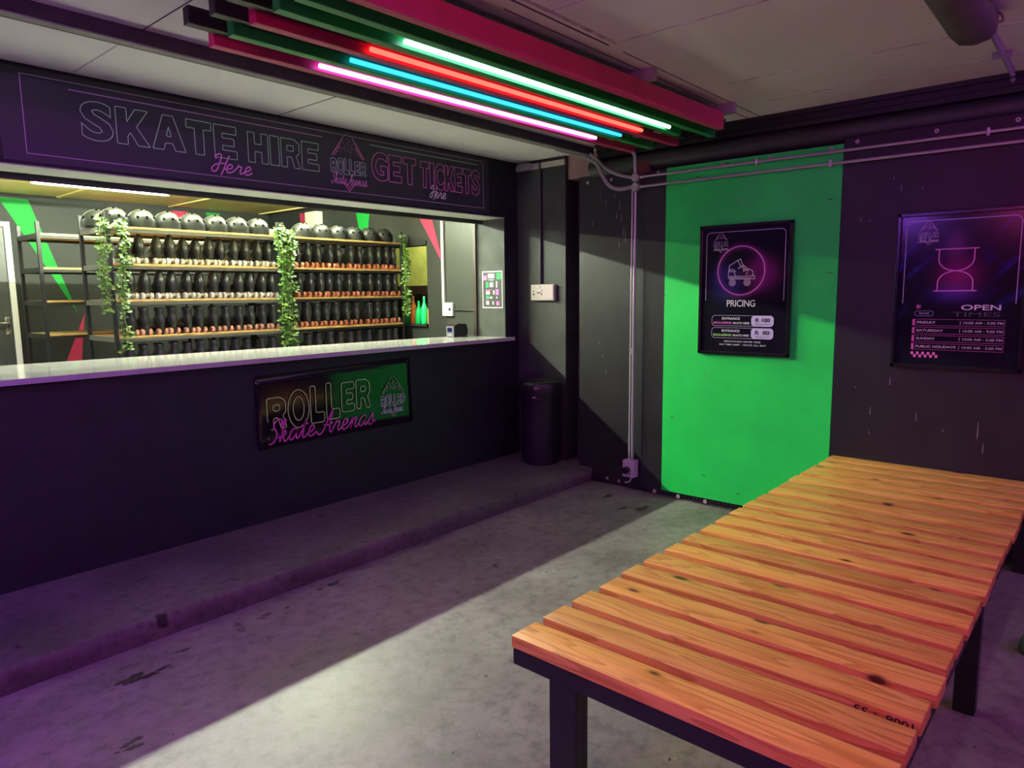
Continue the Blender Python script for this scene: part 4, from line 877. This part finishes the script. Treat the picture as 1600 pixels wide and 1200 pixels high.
# ---- hanging ivy garlands
LEAF = bpy.data.materials.new('ivy_leaf'); N, L = nt(LEAF); b_ = N['Principled BSDF']
tc = N.new('ShaderNodeTexCoord'); nz = N.new('ShaderNodeTexNoise'); nz.inputs['Scale'].default_value = 38; nz.inputs['Detail'].default_value = 2; L.new(tc.outputs['Object'], nz.inputs['Vector'])
rp = ramp(N, [(0.30, (0.012, 0.05, 0.012)), (0.48, (0.045, 0.13, 0.022)), (0.60, (0.12, 0.22, 0.03)), (0.74, (0.27, 0.33, 0.07))]); L.new(nz.outputs['Fac'], rp.inputs[0]); L.new(rp.outputs[0], b_.inputs['Base Color']); b_.inputs['Roughness'].default_value = 0.45
STEM = mat('ivy_stem', (0.16, 0.26, 0.06), 0.6)
def leaf(mb, p, d, n, l):
    d = d.normalized(); s = d.cross(n).normalized(); n = s.cross(d)
    out = [p, p+d*.3*l+s*.34*l+n*.05*l, p+d*.62*l+s*.30*l+n*.02*l, p+d*l-n*.12*l, p+d*.62*l-s*.30*l+n*.02*l, p+d*.3*l-s*.34*l+n*.05*l]
    m1 = p+d*.5*l-n*.05*l; b0 = len(mb.v); mb.v += out+[m1]
    for i in range(6): mb.f.append((b0+i, b0+(i+1) % 6, b0+6))
def garland(label, strands, count, size, seed):
    rg = random.Random(seed); top = Vector(strands[0][0])
    t = thing('ivy_garland', label, 'garland', tuple(top)); st_ = MB(); lf = MB()
    for sp in strands:
        P = catmull(sp, 10); st_.tube(P, .0028, 6)
        for k in range(int(count/len(strands))):
            i = rg.randrange(len(P)-1); p = P[i].lerp(P[i+1], rg.random()); a = rg.uniform(0, 2*math.pi)
            d = Vector((math.cos(a), math.sin(a)*.8-.25, rg.uniform(-.7, .35))); p2 = p+d.normalized()*rg.uniform(.003, .028)
            st_.tube([p, p2], .0012, 4); leaf(lf, p2, d, Vector((rg.uniform(-.4, .4), -1, rg.uniform(-.1, .9))), size*rg.uniform(.7, 1.25))
    obj('stem', st_, STEM, t); obj('leaves', lf, LEAF, t)
garland('ivy garland hanging outside the left-hand post of the left rack', [[(2.10, 5.975, 2.16), (2.075, 5.96, 2.0), (2.10, 5.97, 1.85), (2.09, 5.965, 1.68), (2.11, 5.97, 1.52), (2.085, 5.96, 1.44)], [(2.12, 5.975, 2.15), (2.12, 5.97, 2.0), (2.08, 5.96, 1.80), (2.12, 5.97, 1.62)]], 190, .036, 1)
garland('long ivy garland hanging just inside the left-hand post, before the first skates', [[(2.21, 5.965, 2.15), (2.245, 5.95, 2.05), (2.225, 5.955, 1.85), (2.20, 5.95, 1.65), (2.205, 5.955, 1.40), (2.225, 5.95, 1.25), (2.20, 5.955, 1.13)], [(2.23, 5.96, 2.14), (2.26, 5.95, 2.0), (2.235, 5.95, 1.75), (2.21, 5.95, 1.45)]], 260, .034, 2)
garland('thick double ivy garland hanging between the two skate racks', [[(3.585, 5.965, 2.17), (3.60, 5.95, 1.95), (3.63, 5.955, 1.7), (3.595, 5.95, 1.45), (3.61, 5.955, 1.2), (3.62, 5.95, 1.09)], [(3.665, 5.965, 2.20), (3.69, 5.95, 1.98), (3.66, 5.955, 1.72), (3.70, 5.95, 1.48), (3.70, 5.95, 1.25), (3.72, 5.955, 1.08)], [(3.62, 5.965, 2.18), (3.63, 5.945, 1.9), (3.66, 5.945, 1.6), (3.64, 5.945, 1.3), (3.66, 5.95, 1.15)], [(3.72, 5.96, 2.16), (3.725, 5.95, 2.0), (3.69, 5.95, 1.8), (3.73, 5.95, 1.6)]], 760, .036, 3)
garland('dark ivy garland hanging on the right-hand post beside the hatch', [[(5.095, 5.965, 2.20), (5.105, 5.95, 2.0), (5.125, 5.955, 1.8), (5.10, 5.95, 1.6), (5.13, 5.95, 1.45), (5.10, 5.95, 1.33)], [(5.12, 5.96, 2.1), (5.14, 5.95, 1.9), (5.12, 5.95, 1.7), (5.15, 5.95, 1.5)]], 240, .036, 4)

# ---- painted bottles in the hatch
def bottle(label, y, h, r, nr, m, x=5.30, cap=None):
    z = HZ0+.0005
    t = thing('glass_bottle', label, 'bottle', (x, y, z), group='painted bottles in the hatch')
    obj('body', MB().lathe([(r*.9, 0), (r, .006), (r, h*.52), (r*.92, h*.60), (nr*1.25, h*.74), (nr, h*.80), (nr, h*.955), (nr*1.2, h*.957), (nr*1.2, h*.965)], (x, y, z), 24, True, True), m, t, 40)
    obj('mouth', MB().lathe([(nr*.95, h*.965), (nr*.95, h), (nr*.6, h)], (x, y, z), 16, True, True), cap or m, t, 40)
BG = mat('fluorescent_green_paint', (0.015, 0.82, 0.22), 0.35, var=0.06); BO = mat('fluorescent_orange_paint', (0.95, 0.22, 0.05), 0.4, var=0.25, vscale=25); BP = mat('peach_orange_paint', (0.95, 0.36, 0.12), 0.4)
bottle('dark green bottle half behind the ivy, leftmost of the hatch bottles', 6.15, .27, .036, .013, mat('deep_green_paint', (0.01, 0.35, 0.08), 0.4))
bottle('mottled orange bottle with pale mouth standing in the hatch', 6.045, .315, .036, .014, BO, cap=PLASTIC)
bottle('short-necked bright green bottle in the middle of the hatch', 5.955, .255, .041, .014, BG)
bottle('tall-necked bright green bottle, right of the short green one', 5.862, .305, .036, .013, BG, cap=mat('pale_green_mouth', (0.35, 0.75, 0.45), 0.4))
bottle('peach-orange bottle half cut off by the right side of the hatch', 5.785, .27, .030, .013, BP, x=5.315)

# ================================================================== HALL FLOOR
t = thing('litter_bin', 'black cylindrical litter bin with lid in the corner by the counter', 'bin', (4.60, 3.665, .111))
bc = (4.60, 3.665, .111)
obj('body', MB().lathe([(.150, 0), (.158, .008), (.164, .50), (.168, .545), (.171, .555), (.171, .57), (.160, .572)], bc, 48, True, True), mat('black_bin_plastic', (0.016, 0.014, 0.022), 0.38), t, 40)
obj('lid', MB().lathe([(.158, .573), (.158, .582), (.170, .586), (.174, .60), (.172, .675), (.165, .692), (.150, .70), (.05, .705)], bc, 48, True, True), mat('black_lid_plastic', (0.016, 0.014, 0.022), 0.32), t, 40)
d = Vector((-.78, -.626, 0)); u_ = Vector((.626, -.78, 0)); c0 = Vector(bc)+d*.1745+Vector((0, 0, .655))+u_*(-.04)
mk = MB(); F = Frame(c0, u_, d); ribbon(mk, F, circle(0, 0, .008, 16), .003, closed=True); ribbon(mk, F, [(.012, 0), (.036, -.001)], .004)
obj('mark', mk, K_LILAC, t)
c1 = Vector(bc)+Vector((-.93, -.37, 0))*.160+Vector((0, 0, .572))
single('paper_scrap', MB().prism([c1+Vector((-.012, .020, 0)), c1+Vector((.004, -.022, 0)), c1+Vector((-.012, -.004, .032))], (.004, .002, 0)), mat('pink_white_paper', (0.6, 0.45, 0.45), 0.8), 'crumpled pale paper corner sticking out under the bin lid', 'paper', tuple(c1))
# slatted bench
BR = R_(-0.62); B0 = Vector((1.545, 1.351, 0)); bm4 = Matrix.Translation(B0) @ Matrix.Rotation(BR, 4, 'Z')
bench = thing('slatted_bench', 'long low slatted pine bench on a black steel frame against the wall', 'bench', tuple(B0), BR)
BT = .497; TH = .040; WID = 1.062
rb = random.Random(5); proto_s = None
for k in range(20):
    x = .157*k; wd = .121 if k < 19 else .117
    if proto_s is None:
        mb = MB().bbox(0, .119, -WID, 0, BT-TH, BT, .0035); me = mb.mesh('slat', WOOD_B, 25)
        o = proto_s = bpy.data.objects.new('slat', me)
    else: o = proto_s.copy()
    C.objects.link(o); o.parent = bench; o.location = (x, rb.uniform(-.004, .004), rb.uniform(-.0015, 0)); WM[o.name] = WM['slatted_bench']
    if k == 2:
        F = Frame(bm4 @ Vector((x, 0, BT-TH)), bm4.to_3x3() @ Vector((0, -1, 0)), bm4.to_3x3() @ Vector((-1, 0, 0))); mk = MB()
        text(mk, F, '1008', WID-.080, WID-.018, .009, .030, .012, flip=True); text(mk, F, '- 33', WID-.155, WID-.10, .009, .030, .012, flip=True)
        WM[o.name] = bm4; n_ = obj('stamped_number', mk, mat('black_stencil_ink', (0.02, 0.012, 0.012), 0.7), o)
        n_.location = (-o.location.x, -o.location.y, -o.location.z)
def bpart(name, x0, x1, y0, y1, z0, z1):
    a = MB().bbox(x0, x1, y0, y1, z0, z1, .003); a.v = [bm4 @ v for v in a.v]; return obj(name, a, BLK_METAL, bench)
LX = 3.10
fz1 = BT-TH-.002; fz0 = fz1-.052
bpart('frame_rail', .002, .052, -WID+.01, -.004, fz0, fz1); bpart('frame_rail', LX-.055, LX-.005, -WID+.01, -.004, fz0, fz1)
bpart('frame_rail', .052, LX-.055, -.056, -.006, fz0, fz1); bpart('frame_rail', .052, LX-.055, -WID+.012, -WID+.062, fz0, fz1)
bpart('frame_rail', 1.45, 1.50, -WID+.062, -.056, fz0, fz1)
for x in (.004, 1.345, LX-.075):
    for y in (-.245, -WID+.012): bpart('leg', x, x+.06, y, y+.10 if y > -.5 else y+.07, 0, fz0)
t = single('rubber_stop', MB().lathe([(.062, 0), (.065, .02), (.058, .055), (.038, .085), (.01, .092)], (3.565, .155, 0), 24, True, True), mat('glossy_dark_rubber', (0.008, 0.009, 0.022), 0.35), 'dark glossy rounded stop on the floor at the right edge of the picture', 'stop', (3.565, .155, 0), smooth=40)
# small floor marks and scraps
fl = bpy.data.objects['floor']
rf = random.Random(21); mk = MB()
def blot(mb, x, y, rx, ry, z=.0006, rot=0.0):
    n = 30; ph = [rf.uniform(0, 6.28) for _ in range(4)]
    q = []
    for k in range(n):
        a = 2*math.pi*k/n; g = 1+.22*math.sin(2*a+ph[0])+.16*math.sin(5*a+ph[1])+.12*math.sin(9*a+ph[2])+rf.uniform(-.1, .1)
        q.append((x+g*(rx*math.cos(a)*math.cos(rot)-ry*math.sin(a)*math.sin(rot)), y+g*(rx*math.cos(a)*math.sin(rot)+ry*math.sin(a)*math.cos(rot)), z))
    mb.poly(q)
def streak(mb, x, y, lx, ly, n, r0):
    for k in range(n):
        u = rf.gauss(0, .45); r_ = r0*max(.25, 1-abs(u))*rf.uniform(.4, 1.1)
        blot(mb, x+lx*u, y+ly*rf.gauss(0, .35), r_*1.6, r_*.7, .0006+.00001*k)
blot(mk, 4.40, 2.85, .05, .03)
for a in ((4.28, 2.48, .14, .05, 9, .035), (4.20, 2.60, .10, .03, 6, .025), (1.04, 2.94, .17, .03, 16, .028), (1.24, 3.02, .06, .02, 6, .020), (2.05, 3.10, .14, .03, 7, .02), (.83, 2.50, .08, .03, 5, .02), (1.7, 3.05, .2, .06, 7, .015), (2.9, 2.9, .3, .12, 7, .015), (3.3, 1.75, .4, .2, 10, .010)): streak(mk, *a)
for k in range(60): blot(mk, rf.uniform(.4, 4.3), rf.uniform(.1, 3.1), rf.uniform(.003, .010), rf.uniform(.003, .007))
obj('stain', mk, mat('dark_floor_stain', (0.035, 0.030, 0.030), 0.45), fl)
mk = MB()
for k in range(70): blot(mk, rf.uniform(.3, 4.3), rf.uniform(.6, 3.1), rf.uniform(.002, .004), rf.uniform(.002, .004))
obj('grit', mk, mat('pale_grit', (0.55, 0.5, 0.5), 0.7), fl)
